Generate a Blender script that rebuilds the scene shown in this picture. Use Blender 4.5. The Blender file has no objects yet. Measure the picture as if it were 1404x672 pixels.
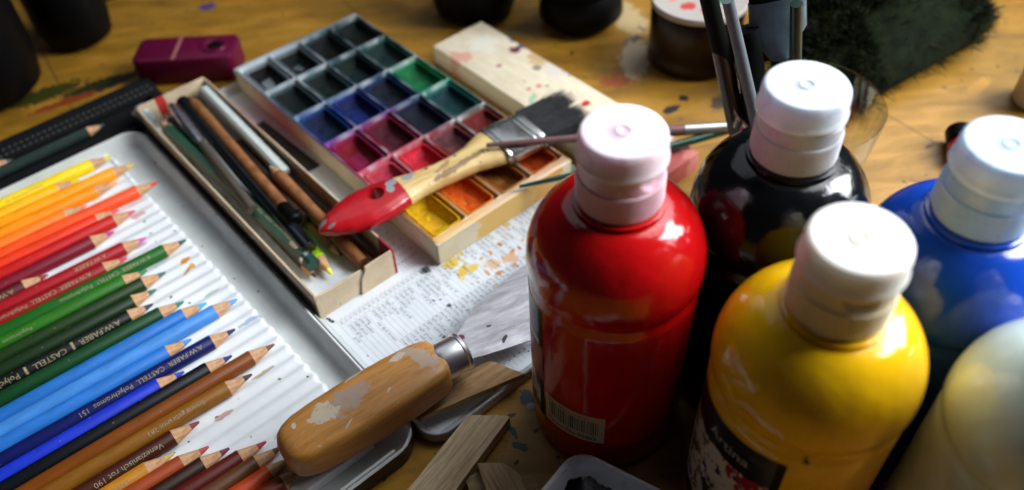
import bpy, bmesh, math, random
from mathutils import Vector, Matrix, noise as mnoise
rnd = random.Random(11)
S = 0.01                     # everything below is written in centimetres
scene = bpy.context.scene
COL = scene.collection
PI = math.pi
# ------------------------------------------------------------------ camera
FPX, PITCH, ROLL, HCAM = 1140.0, math.radians(46.7), 0.062, 36.0
_F = Vector((0, math.cos(PITCH), -math.sin(PITCH))); _X = Vector((1, 0, 0)); _D = Vector((0, -math.sin(PITCH), -math.cos(PITCH)))
RIGHT = math.cos(ROLL)*_X + math.sin(ROLL)*_D
DOWN = -math.sin(ROLL)*_X + math.cos(ROLL)*_D
def at(px, py, z=0.0):       # a measured point of the photograph put on the level z (cm)
    d = RIGHT*((px-702)/FPX) + DOWN*((py-336)/FPX) + _F
    t = (z-HCAM)/d.z
    return Vector((0, 0, HCAM)) + d*t
cam_d = bpy.data.cameras.new('camera'); cam = bpy.data.objects.new('camera', cam_d); COL.objects.link(cam)
m = Matrix((RIGHT, -DOWN, -_F)).transposed().to_4x4(); m.translation = Vector((0, 0, HCAM*S)); cam.matrix_world = m
cam_d.lens = 36*FPX/1404; cam_d.sensor_width = 36; cam_d.clip_start = 0.005; cam_d.clip_end = 50
cam_d.dof.use_dof = True; cam_d.dof.focus_distance = 0.385; cam_d.dof.aperture_fstop = 29.23/5.8
cam_d.dof.aperture_blades = 0
scene.camera = cam
# ------------------------------------------------------------------ table frame: x along the short sides, y along the long sides
ANG = math.radians(38.7)
CX, CY = -5.2, 21.3
UX = Vector((math.cos(ANG), math.sin(ANG), 0)); UY = Vector((-math.sin(ANG), math.cos(ANG), 0))
def W(x, y, z=0): return Vector((CX, CY, 0)) + UX*x + UY*y + Vector((0, 0, z))
# ------------------------------------------------------------------ colours and materials
def hx(h):
    h = h.lstrip('#'); r = [int(h[i:i+2], 16)/255 for i in (0, 2, 4)]
    return tuple(c/12.92 if c <= .04045 else ((c+.055)/1.055)**2.4 for c in r)
def c4(c):
    if isinstance(c, str): c = hx(c)
    return (c[0], c[1], c[2], 1.0)
class NT:
    def __init__(s, name):
        s.m = bpy.data.materials.new(name); s.m.use_nodes = True; s.t = s.m.node_tree; s.b = s.t.nodes['Principled BSDF']; s.co = None
    def n(s, ty, **kw):
        n = s.t.nodes.new(ty)
        for k, v in kw.items():
            if k.startswith('i_'):
                key = k[2:]; key = int(key) if key.isdigit() else key.replace('_', ' ')
                n.inputs[key].default_value = v
            else: setattr(n, k, v)
        return n
    def l(s, a, b): s.t.links.new(a, b)
    def coord(s):                                  # object coordinates in cm
        if s.co is None:
            tc = s.n('ShaderNodeTexCoord'); mp = s.n('ShaderNodeVectorMath', operation='SCALE'); mp.inputs['Scale'].default_value = 100
            s.l(tc.outputs['Object'], mp.inputs[0]); s.co = mp.outputs[0]
        return s.co
    def noise(s, scale, detail=4, rough=.6, stretch=None, dist=0.0):
        co = s.coord()
        if stretch:
            mp = s.n('ShaderNodeVectorMath', operation='MULTIPLY'); mp.inputs[1].default_value = stretch; s.l(co, mp.inputs[0]); co = mp.outputs[0]
        n = s.n('ShaderNodeTexNoise'); n.inputs['Scale'].default_value = scale; n.inputs['Detail'].default_value = detail
        n.inputs['Roughness'].default_value = rough; n.inputs['Distortion'].default_value = dist; s.l(co, n.inputs['Vector'])
        return n
    def ramp(s, fac, stops):
        r = s.n('ShaderNodeValToRGB'); e = r.color_ramp.elements
        while len(e) < len(stops): e.new(.5)
        for i, (p, c) in enumerate(stops): e[i].position = p; e[i].color = c4(c)
        s.l(fac, r.inputs[0]); return r.outputs[0]
    def mix(s, fac, a, b, mode='MIX'):
        n = s.n('ShaderNodeMix', data_type='RGBA', blend_type=mode)
        if isinstance(fac, (int, float)): n.inputs[0].default_value = fac
        else: s.l(fac, n.inputs[0])
        for i, v in ((6, a), (7, b)):
            if isinstance(v, (tuple, str)): n.inputs[i].default_value = c4(v)
            else: s.l(v, n.inputs[i])
        return n.outputs[2]
    def maprange(s, v, a, b, c=0.0, d=1.0):
        n = s.n('ShaderNodeMapRange'); n.inputs[1].default_value = a; n.inputs[2].default_value = b; n.inputs[3].default_value = c; n.inputs[4].default_value = d
        s.l(v, n.inputs[0]); return n.outputs[0]
    def spots(s, base, lst, wob=.5, wscale=1.5, worn=None):
        """irregular stains and painted marks: (x, y, rx, ry, angle_deg, colour) in the object's own cm"""
        ns = s.noise(wscale, 5, .65); v = s.n('ShaderNodeVectorMath', operation='SUBTRACT'); s.l(ns.outputs['Color'], v.inputs[0]); v.inputs[1].default_value = (.5, .5, .5)
        wf = s.maprange(s.noise(worn, 5, .75).outputs['Fac'], .30, .44, .1, 1) if worn else None
        for (x, y, rx, ry, an, col) in lst:
            mp = s.n('ShaderNodeMapping', vector_type='TEXTURE'); mp.inputs['Location'].default_value = (x, y, 0)
            mp.inputs['Rotation'].default_value = (0, 0, math.radians(an)); mp.inputs['Scale'].default_value = (rx, ry, 1e4)
            s.l(s.coord(), mp.inputs['Vector'])
            ma = s.n('ShaderNodeVectorMath', operation='MULTIPLY_ADD'); s.l(v.outputs[0], ma.inputs[0]); ma.inputs[1].default_value = (wob*4, wob*4, 0); s.l(mp.outputs[0], ma.inputs[2])
            ln = s.n('ShaderNodeVectorMath', operation='LENGTH'); s.l(ma.outputs[0], ln.inputs[0])
            fac = s.maprange(ln.outputs['Value'], .85, 1.05, 1, 0)
            if wf is not None:
                mu = s.n('ShaderNodeMath', operation='MULTIPLY'); s.l(fac, mu.inputs[0]); s.l(wf, mu.inputs[1]); fac = mu.outputs[0]
            base = s.mix(fac, base, col)
        return base
    def speck(s, base, scale, th, col, soft=.02, detail=1):
        n = s.noise(scale, detail, .5); return s.mix(s.maprange(n.outputs['Fac'], th, th+soft), base, col)
    def bump(s, h, strength, dist=.001):
        b = s.n('ShaderNodeBump'); b.inputs['Strength'].default_value = strength; b.inputs['Distance'].default_value = dist; s.l(h, b.inputs['Height']); s.l(b.outputs[0], s.b.inputs['Normal'])
    def set(s, col, rough=.5, metal=0, coat=0, sss=0, trans=0, ior=None, spec=None, sssr=.004):
        if isinstance(col, (tuple, str)): s.b.inputs['Base Color'].default_value = c4(col)
        else: s.l(col, s.b.inputs['Base Color'])
        if isinstance(rough, (int, float)): s.b.inputs['Roughness'].default_value = rough
        else: s.l(rough, s.b.inputs['Roughness'])
        s.b.inputs['Metallic'].default_value = metal; s.b.inputs['Coat Weight'].default_value = coat; s.b.inputs['Coat Roughness'].default_value = .06
        s.b.inputs['Subsurface Weight'].default_value = sss; s.b.inputs['Subsurface Scale'].default_value = sssr; s.b.inputs['Subsurface Radius'].default_value = (1, 1, 1)
        s.b.inputs['Transmission Weight'].default_value = trans
        if ior: s.b.inputs['IOR'].default_value = ior
        if spec is not None: s.b.inputs['Specular IOR Level'].default_value = spec
        return s.m
def plain(name, col, rough=.5, var=.12, vs=2.0, bump=0.0, bs=20.0, stretch=None, spots=None, speck=None, **kw):
    t = NT(name); c = hx(col) if isinstance(col, str) else col
    out = t.ramp(t.noise(vs, 5, .6, stretch).outputs['Fac'], [(.3, tuple(k*(1-var) for k in c)), (.7, tuple(min(1, k*(1+var)) for k in c))])
    if spots: out = t.spots(out, spots)
    if speck: out = t.speck(out, *speck)
    if bump: t.bump(t.noise(bs, 4, .6, stretch).outputs['Fac'], bump)
    return t.set(out, rough, **kw)
def woodmat(name, dark, light, stretch, scale=2.0, rough=.55, bump=.25, spots=None, speck=None, pores=True, worn=None, **kw):
    t = NT(name)
    n1 = t.noise(scale, 6, .65, stretch, .6); n2 = t.noise(scale*5, 4, .7, stretch)
    c = t.ramp(n1.outputs['Fac'], [(.3, dark), (.55, light), (.75, tuple(k*1.12 for k in hx(light)))])
    if pores: c = t.mix(t.maprange(n2.outputs['Fac'], .58, .72, 0, .55), c, dark)
    if spots: c = t.spots(c, spots, .6, 2.2, worn)
    if speck: c = t.speck(c, *speck)
    t.bump(n2.outputs['Fac'], bump)
    return t.set(c, rough, **kw)
# ------------------------------------------------------------------ mesh builder
def rr(x0, x1, y0, y1, r, n=5):
    r = max(1e-4, min(r, (x1-x0)/2-1e-4, (y1-y0)/2-1e-4)); P = []
    for cx, cy, a in ((x1-r, y1-r, 0), (x0+r, y1-r, 90), (x0+r, y0+r, 180), (x1-r, y0+r, 270)):
        for k in range(n+1):
            t = math.radians(a+90*k/n); P.append((cx+r*math.cos(t), cy+r*math.sin(t)))
    return P
class MB:
    def __init__(s): s.v = []; s.f = []; s.mi = []
    def add(s, vs, fs, mat=0):
        o = len(s.v); s.v += [tuple(v) for v in vs]; s.f += [tuple(i+o for i in f) for f in fs]; s.mi += [mat]*len(fs)
    def loft(s, loops, cap0=True, cap1=True, mats=None, closed=True):
        o = len(s.v); n = len(loops[0])
        for L in loops: s.v += [tuple(p) for p in L]
        for k in range(len(loops)-1):
            for i in range(n if closed else n-1):
                j = (i+1) % n; s.f.append((o+k*n+i, o+k*n+j, o+(k+1)*n+j, o+(k+1)*n+i)); s.mi.append(mats[k] if mats else 0)
        if cap0: s.f.append(tuple(o+i for i in reversed(range(n)))); s.mi.append(mats[0] if mats else 0)
        if cap1: s.f.append(tuple(o+(len(loops)-1)*n+i for i in range(n))); s.mi.append(mats[-1] if mats else 0)
    def rbox(s, x0, x1, y0, y1, z0, z1, r=.1, b=.05, n=4, mat=0):
        L = []
        for (ins, z) in ((b, z0), (b*.3, z0+b*.3), (0, z0+b), (0, z1-b), (b*.3, z1-b*.3), (b, z1)):
            L.append([(x, y, z) for x, y in rr(x0+ins, x1-ins, y0+ins, y1-ins, max(r-ins, .002), n)])
        s.loft(L, mats=[mat]*5)
    def lathe(s, prof, n=64, cx=0, cy=0, cap0=True, cap1=True, mats=None, fn=None):
        L = []
        for r, z in prof:
            L.append([((cx+(r if fn is None else fn(r, z, 2*PI*i/n))*math.cos(2*PI*i/n)), cy+(r if fn is None else fn(r, z, 2*PI*i/n))*math.sin(2*PI*i/n), z) for i in range(n)])
        s.loft(L, cap0, cap1, mats)
    def rod(s, pts, radii, n=14, cap0=True, cap1=True, mats=None, flat=1.0):
        pts = [Vector(p) for p in pts]; L = []
        for i, p in enumerate(pts):
            d = (pts[min(i+1, len(pts)-1)]-pts[max(i-1, 0)]).normalized()
            u = d.cross(Vector((0, 0, 1))); u = u.normalized() if u.length > 1e-4 else Vector((1, 0, 0)); w = u.cross(d)
            L.append([p+(u*math.cos(2*PI*k/n)+w*math.sin(2*PI*k/n)*flat)*radii[i] for k in range(n)])
        s.loft(L, cap0, cap1, mats)
    def prism(s, top, z0, z1, mat=0, jit=0):
        n = len(top); lo = [(p[0], p[1], z0) for p in top]; hi = [(p[0], p[1], z1) for p in top]
        s.loft([lo, hi], mats=[mat])
    def build(s, name, mats, parent=None, smooth=35, loc=None, rotz=0, bevel=None):
        me = bpy.data.meshes.new(name); me.from_pydata([(x*S, y*S, z*S) for x, y, z in s.v], [], s.f); me.update()
        mats = mats if isinstance(mats, (list, tuple)) else [mats]
        for m_ in mats: me.materials.append(m_)
        for p, k in zip(me.polygons, s.mi): p.material_index = k
        bm = bmesh.new(); bm.from_mesh(me)
        if bevel: 
            bmesh.ops.remove_doubles(bm, verts=bm.verts, dist=1e-6)
            bmesh.ops.bevel(bm, geom=[e for e in bm.edges if len(e.link_faces) == 2 and e.calc_face_angle(0) > .5], offset=bevel*S, segments=2, affect='EDGES', profile=.5)
        bmesh.ops.recalc_face_normals(bm, faces=bm.faces); bm.to_mesh(me); bm.free()
        if smooth:
            for p in me.polygons: p.use_smooth = True
            me.set_sharp_from_angle(angle=math.radians(smooth))
        o = bpy.data.objects.new(name, me); COL.objects.link(o)
        if parent: o.parent = parent
        if loc is not None: o.location = Vector(loc)*S
        o.rotation_euler[2] = rotz
        return o
def tag(o, label=None, cat=None, group=None, kind=None):
    for k, v in (('label', label), ('category', cat), ('group', group), ('kind', kind)):
        if v: o[k] = v
    return o
def thing(name, label, cat, loc=(0, 0, 0), rotz=0, group=None):
    o = bpy.data.objects.new(name, None); COL.objects.link(o); o.location = Vector(loc)*S; o.rotation_euler = (0, 0, rotz); o.empty_display_size = .01
    return tag(o, label, cat, group)
def text_mesh(body, size, align='LEFT', line=1.0, bold=0.0, res=2, cuts=None):
    cu = bpy.data.curves.new('lettering', 'FONT'); cu.body = body; cu.size = size; cu.align_x = align; cu.space_line = line; cu.resolution_u = res; cu.offset = bold
    o = bpy.data.objects.new('lettering', cu); COL.objects.link(o)
    dg = bpy.context.evaluated_depsgraph_get(); dg.update(); me = bpy.data.meshes.new_from_object(o.evaluated_get(dg))
    if cuts:
        bm = bmesh.new(); bm.from_mesh(me)
        for ax, stp in cuts:
            lo = min(v.co[ax] for v in bm.verts); hi = max(v.co[ax] for v in bm.verts); q = lo+stp
            while q < hi:
                co = [0, 0, 0]; no = [0, 0, 0]; co[ax] = q; no[ax] = 1
                bmesh.ops.bisect_plane(bm, geom=bm.verts[:]+bm.edges[:]+bm.faces[:], plane_co=co, plane_no=no, dist=1e-6); q += stp
        bm.to_mesh(me); bm.free()
    vs = [tuple(v.co) for v in me.vertices]; fs = [tuple(p.vertices) for p in me.polygons]
    bpy.data.objects.remove(o); bpy.data.curves.remove(cu); bpy.data.meshes.remove(me)
    return vs, fs
def nz(p, s=1.0): return mnoise.noise(Vector(p)*s)

# ================================================================== LIGHT
w = bpy.data.worlds.new('World'); scene.world = w; w.use_nodes = True
w.node_tree.nodes['Background'].inputs[0].default_value = (.62, .74, 1, 1); w.node_tree.nodes['Background'].inputs[1].default_value = .02
def window(name, az, el, dist, sx, sy, power, col, target=(0, 28, 0), spread=180):
    d = Vector((math.sin(math.radians(az))*math.cos(math.radians(el)), math.cos(math.radians(az))*math.cos(math.radians(el)), math.sin(math.radians(el))))
    L = bpy.data.lights.new(name, 'AREA'); L.shape = 'RECTANGLE'; L.size = sx*S; L.size_y = sy*S; L.energy = power; L.color = col; L.spread = math.radians(spread)
    o = bpy.data.objects.new(name, L); COL.objects.link(o); o.location = (Vector(target)+d*dist)*S
    o.rotation_euler = (-d).to_track_quat('-Z', 'Y').to_euler(); return o
window('window_pane_light', 47, 52, 125, 80, 80, 1.25, (.92, .96, 1), (-2, 21, 3), 54)
window('window_pane_light', 80, 36, 120, 58, 70, 8.6, (.94, .97, 1), (4, 22, 3), 90)
window('back_window_light', -10, 52, 170, 150, 80, 2.2, (.86, .93, 1))
scene.view_settings.view_transform = 'Standard'; scene.view_settings.look = 'None'; scene.view_settings.exposure = 0; scene.view_settings.gamma = 1

# ================================================================== MATERIALS
M = {}
def table_material():
    t = NT('stained_table_wood')
    n1 = t.noise(.16, 6, .6, (1, 3.2, 1), .8); n2 = t.noise(1.3, 6, .7, (1, 5, 1), .4); n3 = t.noise(.09, 4, .6)
    c = t.ramp(n1.outputs['Fac'], [(.25, '#76500f'), (.48, '#a0741f'), (.62, '#b7852f'), (.8, '#c49440')])
    c = t.mix(t.maprange(n2.outputs['Fac'], .5, .75, 0, .35), c, '#7d5220')
    c = t.mix(t.maprange(n3.outputs['Fac'], .52, .7, 0, .55), c, '#7d6220')
    # plank seams
    sp = t.n('ShaderNodeVectorRotate', rotation_type='Z_AXIS'); sp.inputs['Angle'].default_value = math.radians(-32); t.l(t.coord(), sp.inputs['Vector'])
    sx = t.n('ShaderNodeSeparateXYZ'); t.l(sp.outputs[0], sx.inputs[0])
    md = t.n('ShaderNodeMath', operation='PINGPONG'); t.l(sx.outputs['X'], md.inputs[0]); md.inputs[1].default_value = 11.3
    c = t.mix(t.maprange(md.outputs[0], .03, .09, .7, 0), c, '#3a220c')
    c = t.speck(c, 1.6, .70, '#2b2118', .02, 2)
    c = t.speck(c, .55, .72, '#5a4a30', .03, 3)
    c = t.speck(c, 3.1, .74, '#1c1712', .02, 2)
    sp_ = []
    def s_(px, py, rx, ry, an, col): p = at(px, py); sp_.append((p.x, p.y, rx, ry, an, col))
    s_(722, 546, .42, .55, 20, '#39424f'); s_(728, 556, .28, .2, 0, '#8d95a6'); s_(700, 588, .18, .6, 30, '#2c4a34'); s_(712, 612, .6, .2, -25, '#2c4a34')
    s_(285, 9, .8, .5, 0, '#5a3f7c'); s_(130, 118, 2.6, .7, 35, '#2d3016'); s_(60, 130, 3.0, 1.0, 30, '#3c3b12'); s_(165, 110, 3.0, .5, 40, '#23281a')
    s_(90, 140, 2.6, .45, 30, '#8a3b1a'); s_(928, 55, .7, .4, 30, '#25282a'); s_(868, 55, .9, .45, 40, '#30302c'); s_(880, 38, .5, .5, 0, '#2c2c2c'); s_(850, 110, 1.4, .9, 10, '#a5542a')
    s_(870, 80, 1.1, 2.6, -10, '#cdbb98'); s_(855, 20, 1.4, 3.0, 20, '#c0a878'); s_(920, 150, .8, .4, 30, '#2a2620'); s_(937, 135, .35, .35, 0, '#241f18'); s_(985, 140, 1.0, .5, 60, '#503a1c')
    s_(1000, 150, .3, 1.3, 20, '#3a2c14'); s_(1275, 200, .5, .15, 30, '#5d3a16'); s_(1300, 240, .2, .1, 0, '#3a2510'); s_(1260, 250, .6, .08, -30, '#6a4a20'); s_(1240, 262, .5, .06, 10, '#5a3f1c')
    s_(735, 590, .2, .12, 40, '#3a2a18'); s_(700, 570, .35, .12, 20, '#4b3418'); s_(1340, 120, 1.6, .5, 40, '#b8862f'); s_(700, 45, .9, .5, 0, '#98905a')
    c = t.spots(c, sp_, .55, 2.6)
    t.bump(n2.outputs['Fac'], .12)
    return t.set(c, t.maprange(n1.outputs['Fac'], .3, .7, .5, .34))
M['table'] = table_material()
M['black'] = plain('black_glazed', (.002, .002, .0022), .5, spec=.1)
M['blackmatte'] = plain('black_cloth', (.006, .0065, .007), .85, bump=.3, bs=14, spec=.15)
M['enamel'] = plain('white_enamel', (.62, .65, .64), .3, .1, .5, speck=(2.2, .76, '#4a3a2a', .02, 1))
M['tinblack'] = plain('black_tin', (.012, .013, .015), .35)
M['insert'] = plain('white_plastic_insert', (.74, .77, .79), .38, .06, .8, speck=(1.9, .74, '#3d4348', .015, 1),
                    spots=[(-3.2, 18.6, .3, .22, 20, '#d8862a'), (-3.5, 17.7, .42, .12, 40, '#c98a3c'), (-3.05, 17.9, .15, .25, 10, '#d89a50'), (-3.6, 24.2, .5, .2, 0, '#c9a0a4'), (-4.6, 21.6, .6, .15, 0, '#b7a4b4'), (-3.2, 15.2, .5, .12, 0, '#a9c0b4'), (-2.6, 11.9, .7, .14, 0, '#9fb0cc'), (-3.8, 8.3, .6, .14, 0, '#b3a392'), (-6.6, 7.4, .5, .2, 0, '#c29f98'), (-4.9, 4.4, .5, .2, 0, '#b49296')])
M['card'] = plain('beige_cardboard', '#c9b18c', .75, .12, .6, bump=.15, bs=6, speck=(1.2, .73, '#6d5a40', .05, 3))
M['cardin'] = plain('grey_cardboard', '#b7ad98', .8, .15, .7, speck=(.9, .66, '#8a93a0', .1, 3))
M['cream'] = plain('cream_card', '#d9cba6', .6, .1, .6, speck=(1.5, .72, '#8a6a3a', .05, 3))
# pencils
def pencil_mat():
    t = NT('pencil_lacquer'); oi = t.n('ShaderNodeObjectInfo'); n = t.noise(3, 3, .5, (.3, 1, 1))
    dark = t.mix(1.0, oi.outputs['Color'], (.8, .8, .8), 'MULTIPLY')
    c = t.mix(t.maprange(n.outputs['Fac'], .35, .65), dark, oi.outputs['Color'])
    c = t.speck(c, 7, .76, (.25, .2, .15), .02, 1)
    return t.set(c, .42, spec=.22)
M['lacquer'] = pencil_mat()
def core_mat():
    t = NT('pencil_core'); oi = t.n('ShaderNodeObjectInfo'); n = t.noise(20, 4, .7)
    c = t.mix(t.maprange(n.outputs['Fac'], .3, .7), t.mix(1.0, oi.outputs['Color'], (.7, .7, .7), 'MULTIPLY'), oi.outputs['Color']); t.bump(n.outputs['Fac'], .4)
    return t.set(c, .55)
M['core'] = core_mat()
M['cedar'] = woodmat('sharpened_cedar', '#9a6a45', '#c79a72', (.35, 2.2, 2.2), 2.5, .7, .3)
M['gold'] = plain('gold_foil', (.36, .31, .18), .5, .4, 8, metal=.3)
M['silver'] = plain('worn_silver', (.7, .7, .72), .28, .15, 2, metal=1)
M['ink'] = plain('printed_ink', (.05, .055, .065), .7)
M['line'] = plain('ruled_line', (.42, .45, .49), .7)
M['white'] = plain('white_plastic', (.78, .78, .74), .35)
M['bottleblack'] = None

# ================================================================== SETTING
b = MB(); b.rbox(-160, 160, -30, 230, -4, 0, 1, .2)
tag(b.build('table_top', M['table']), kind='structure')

# ================================================================== PENCIL TIN, INSERT, PENCILS
def tray_loops(x0, x1, y0, y1, r, z0, zr, wall, zf, slope):
    def L(i, z): return [(x, y, z) for x, y in rr(x0+i, x1-i, y0+i, y1-i, max(r-i, .15), 8)]
    loops = [L(.12, z0), L(0, z0+.12), L(0, zr-.14)]; mats = [0, 0]
    for k in range(7):
        a = PI*k/6; loops.append(L(wall/2-wall/2*math.cos(a), zr-.14+.14*math.sin(a))); mats.append(0 if k < 2 else 1)
    loops += [L(wall+slope*.6, zf+.25), L(wall+slope+.1, zf+.06), L(wall+slope+.3, zf)]; mats += [1, 1, 1]
    return loops, mats
tin = thing('pencil_tin', 'shallow black metal pencil tin with white enamel inside under the coloured pencils', 'tin', W(0, 0), ANG)
b = MB(); lp, mt = tray_loops(-28, .05, -.7, 32.0, 1.5, .0, 1.15, .22, .12, .35); b.loft(lp, True, True, mt + [1])
b.build('tin_body', [M['tinblack'], M['enamel']], tin)
b = MB(); b.rod([(x, -.42, 1.165) for x in (-26.6, -14, -1.5)], [.09]*3, 8); b.build('rolled_rim', M['enamel'], tin)

PITCHY = .862
ins = thing('ribbed_insert', 'white ribbed plastic insert holding the coloured pencils in the tin', 'pencil tray', W(0, 0, .14), ANG)
b = MB()
ny = 36*12; ys = [1.05+ (31.15-1.05)*k/ny for k in range(ny+1)]
def groove(y):                                   # ridges between the pencils
    ph = ((30.75-y)/PITCHY) % 1.0
    d = abs(ph if ph <= .5 else 1-ph)*2           # 0 in the trough, 1 on the ridge
    return .34+.11*(.5-.5*math.cos(PI*d))
edge = []
xs = [-26, -18, -12, -8, -5, -3.4, -2.6]
for x in xs: edge.append([(x, y, groove(y)) for y in ys])
def ex(y): return -1.62-.028*y
for dx, f_, dz in ((-.28, 1, 0), (-.12, 1.0, 0), (-.02, .85, -.03), (.05, .6, -.1), (.07, 0, .0)):
    L = []
    for y in ys:
        ph = ((30.75-y)/PITCHY) % 1.0; sc = .05*math.cos(2*PI*(ph-.15))
        L.append((ex(y)+dx+sc*(1 if dx < .06 else .8), y, max(0, groove(y)*f_+dz)))
    edge.append(L)
b.loft(edge, False, False, closed=False)
b.build('ribbed_sheet', M['insert'], ins, smooth=50)
b = MB(); b.rbox(-26, -2.6, 31.12, 31.3, 0, .55, .05, .03); b.rbox(-26, -1.9, .92, 1.07, 0, .55, .05, .03); b.build('end_wall', M['insert'], ins)

def pencil_meshes():
    o = {}
    b = MB(); b.rod([(-15, 0, 0), (-1.36, 0, 0), (-1.33, 0, 0)], [.425, .425, .405], 22); o['barrel'] = b
    b = MB(); b.rod([(-1.335, 0, 0), (-.47, 0, 0)], [.402, .165], 22); o['sharpened_wood'] = b
    b = MB(); b.rod([(-.475, 0, 0), (-.06, 0, 0), (-.015, 0, 0), (0, 0, 0)], [.163, .07, .05, .015], 16); o['coloured_core'] = b
    return o
# tip x, tip lateral y at x=-9.5, barrel, core, label
PENC = [
 (-2.56, 30.77, '#f0cf00', '#f0d800', 'yellow coloured pencil, the outermost at the back of the tin'),
 (-5.08, 29.85, '#f6b000', '#f2d200', 'short golden yellow pencil with yellow core beside the outermost yellow one'),
 (-1.79, 28.96, '#f79a00', '#f2c224', 'long orange pencil with a yellow-orange core'),
 (-3.35, 28.02, '#f58a00', '#ffac62', 'orange pencil with a pale apricot core'),
 (-5.67, 27.10, '#f57818', '#f08468', 'short orange pencil with salmon core beside the longest vermilion one'),
 (-1.41, 26.22, '#f04e1c', '#ee4420', 'vermilion pencil whose tip reaches the tin wall'),
 (-4.35, 25.36, '#de3310', '#ea5a66', 'orange-red pencil with coral pink core'),
 (-3.61, 24.55, '#bb1414', '#d84c52', 'bright red pencil with dusky pink core and pale wood'),
 (-5.33, 23.62, '#860e28', '#c02c84', 'crimson pencil with a magenta core'),
 (-9.65, 22.75, '#5e0a16', '#a8222e', 'shortest maroon pencil, far back between crimson and red ones'),
 (-4.12, 21.85, '#b01020', '#da54ae', 'red pencil with pink core and gold lettering'),
 (-5.65, 20.98, '#9c1018', '#e03c58', 'deep red pencil with rose red core beside the long green pencil'),
 (-2.42, 20.05, '#1a681a', '#1d5446', 'longest green pencil with a dark bluish green core'),
 (-5.21, 19.25, '#2a7414', '#2e8656', 'mid green pencil with emerald core below the longest green one'),
 (-4.47, 18.35, '#1c3a10', '#4a6468', 'dark olive pencil with slate grey-green core'),
 (-5.45, 17.43, '#14300f', '#2a6e60', 'very dark green pencil with a sea green core'),
 (-6.06, 16.52, '#0c1610', '#163c4c', 'black-green pencil with large gold lettering and petrol core'),
 (-4.69, 15.55, '#0c4620', '#08806a', 'bottle green pencil with turquoise green core'),
 (-3.80, 14.55, '#2a7ad2', '#22b2ea', 'blue pencil with bright cyan core'),
 (-2.40, 13.66, '#4c98ec', '#4ca2ea', 'long light blue pencil with matching sky blue core'),
 (-5.58, 12.78, '#2e80de', '#3c92dc', 'short azure pencil beside the navy one'),
 (-3.51, 11.86, '#0e1a62', '#16235c', 'navy pencil with long gold lettering'),
 (-6.83, 11.02, '#1c3ad8', '#1e40c0', 'vivid ultramarine pencil beside the navy one'),
 (-4.49, 10.30, '#0a0e18', '#1e2e78', 'blue-black pencil with indigo core'),
 (-2.45, 9.47, '#8a480e', '#78482a', 'long brown pencil with brown core'),
 (-4.30, 8.60, '#96601a', '#4a2e2e', 'ochre brown pencil with a dark umber core'),
 (-7.63, 7.68, '#48180a', '#8e2a30', 'dark chocolate pencil with gold lettering and red-brown core'),
 (-9.33, 6.85, '#d28a1c', '#d8ae58', 'ochre yellow pencil with sandy core near the scraper'),
 (-7.93, 6.10, '#b2481a', '#b8463c', 'rust coloured pencil beside the ochre yellow one'),
 (-7.22, 5.35, '#38180a', '#7c2a40', 'blackish brown pencil with plum core'),
 (-5.73, 4.55, '#681610', '#a42c44', 'mahogany pencil with wine red core'),
 (-5.30, 3.75, '#704424', '#6a4022', 'dull brown pencil running under the scraper handle'),
 (-5.10, 2.92, '#de4e1a', '#d84a20', 'red-orange pencil running under the scraper handle'),
 (-4.90, 2.08, '#823418', '#7a3420', 'reddish brown pencil nearest the front wall of the tin'),
]
base_me = {k: None for k in ('barrel', 'sharpened_wood', 'coloured_core')}
mk = pencil_meshes(); pm = {'barrel': M['lacquer'], 'sharpened_wood': M['cedar'], 'coloured_core': M['core']}
GRP = 'coloured pencils lying in the ribbed tin'
proto = thing('coloured_pencil', PENC[0][4], 'pencil', (0, 0, 0), 0, GRP)
pparts = [mk[k].build(k, pm[k], proto, smooth=40) for k in mk]
LET = {0: ('POLYCHROMOS 105', .3, 4.5), 10: ('A.W.FABER', .44, 2.4), 11: ('A.W.FABER  CASTELL  Polychromos', .42, 2.1), 12: ('A.W.FABER  CASTELL  Polychromos', .4, 2.2), 16: ('A.W.FABER \u25ae CASTELL \u25ae Polychromos', .52, 1.9),
       9: ('A.W.', .5, 1.9), 21: ('A.W.FABER  CASTELL  Polychromos  151', .44, 1.9), 25: ('Sienna gebrannt 283', .42, 2.6), 26: ('Venezianisch rot 190', .46, 1.9), 27: ('Ocker 183', .44, 2.2), 13: ('Polychromos', .34, 6.5)}
def wrap_text(body, size, r, x0, phi0, flip=True):
    vs, fs = text_mesh(body, size, cuts=((1, size*.11),)); out = []
    xs_ = [v[0] for v in vs]; h = size*.68
    for x, y, z in vs:
        phi = phi0+(y-h*.5)/r                     # towards the viewer
        out.append((x0-x, -math.sin(phi)*r, math.cos(phi)*r))
    return out, fs
for i, (tx, ly, cb, cc, lab) in enumerate(PENC):
    if i == 0: p = proto; ch = pparts
    else:
        p = proto.copy(); COL.objects.link(p); ch = []
        for q in pparts:
            c = q.copy(); COL.objects.link(c); c.parent = p; ch.append(c)
    p['label'] = lab
    an = math.radians(-2.4+rnd.uniform(-.5, .5)); ty = ly+(tx+9.5)*math.tan(an)
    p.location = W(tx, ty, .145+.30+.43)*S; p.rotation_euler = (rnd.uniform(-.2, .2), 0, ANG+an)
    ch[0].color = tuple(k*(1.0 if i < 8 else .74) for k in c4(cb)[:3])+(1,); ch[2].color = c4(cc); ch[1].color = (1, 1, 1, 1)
    if i in LET:
        t_, sz, gap = LET[i]; sz *= .86; vs, fs = wrap_text(t_, sz, .4305, -gap, math.radians(42)); b = MB(); b.add(vs, fs); b.build('lettering', M['gold'], p, smooth=0)

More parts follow.
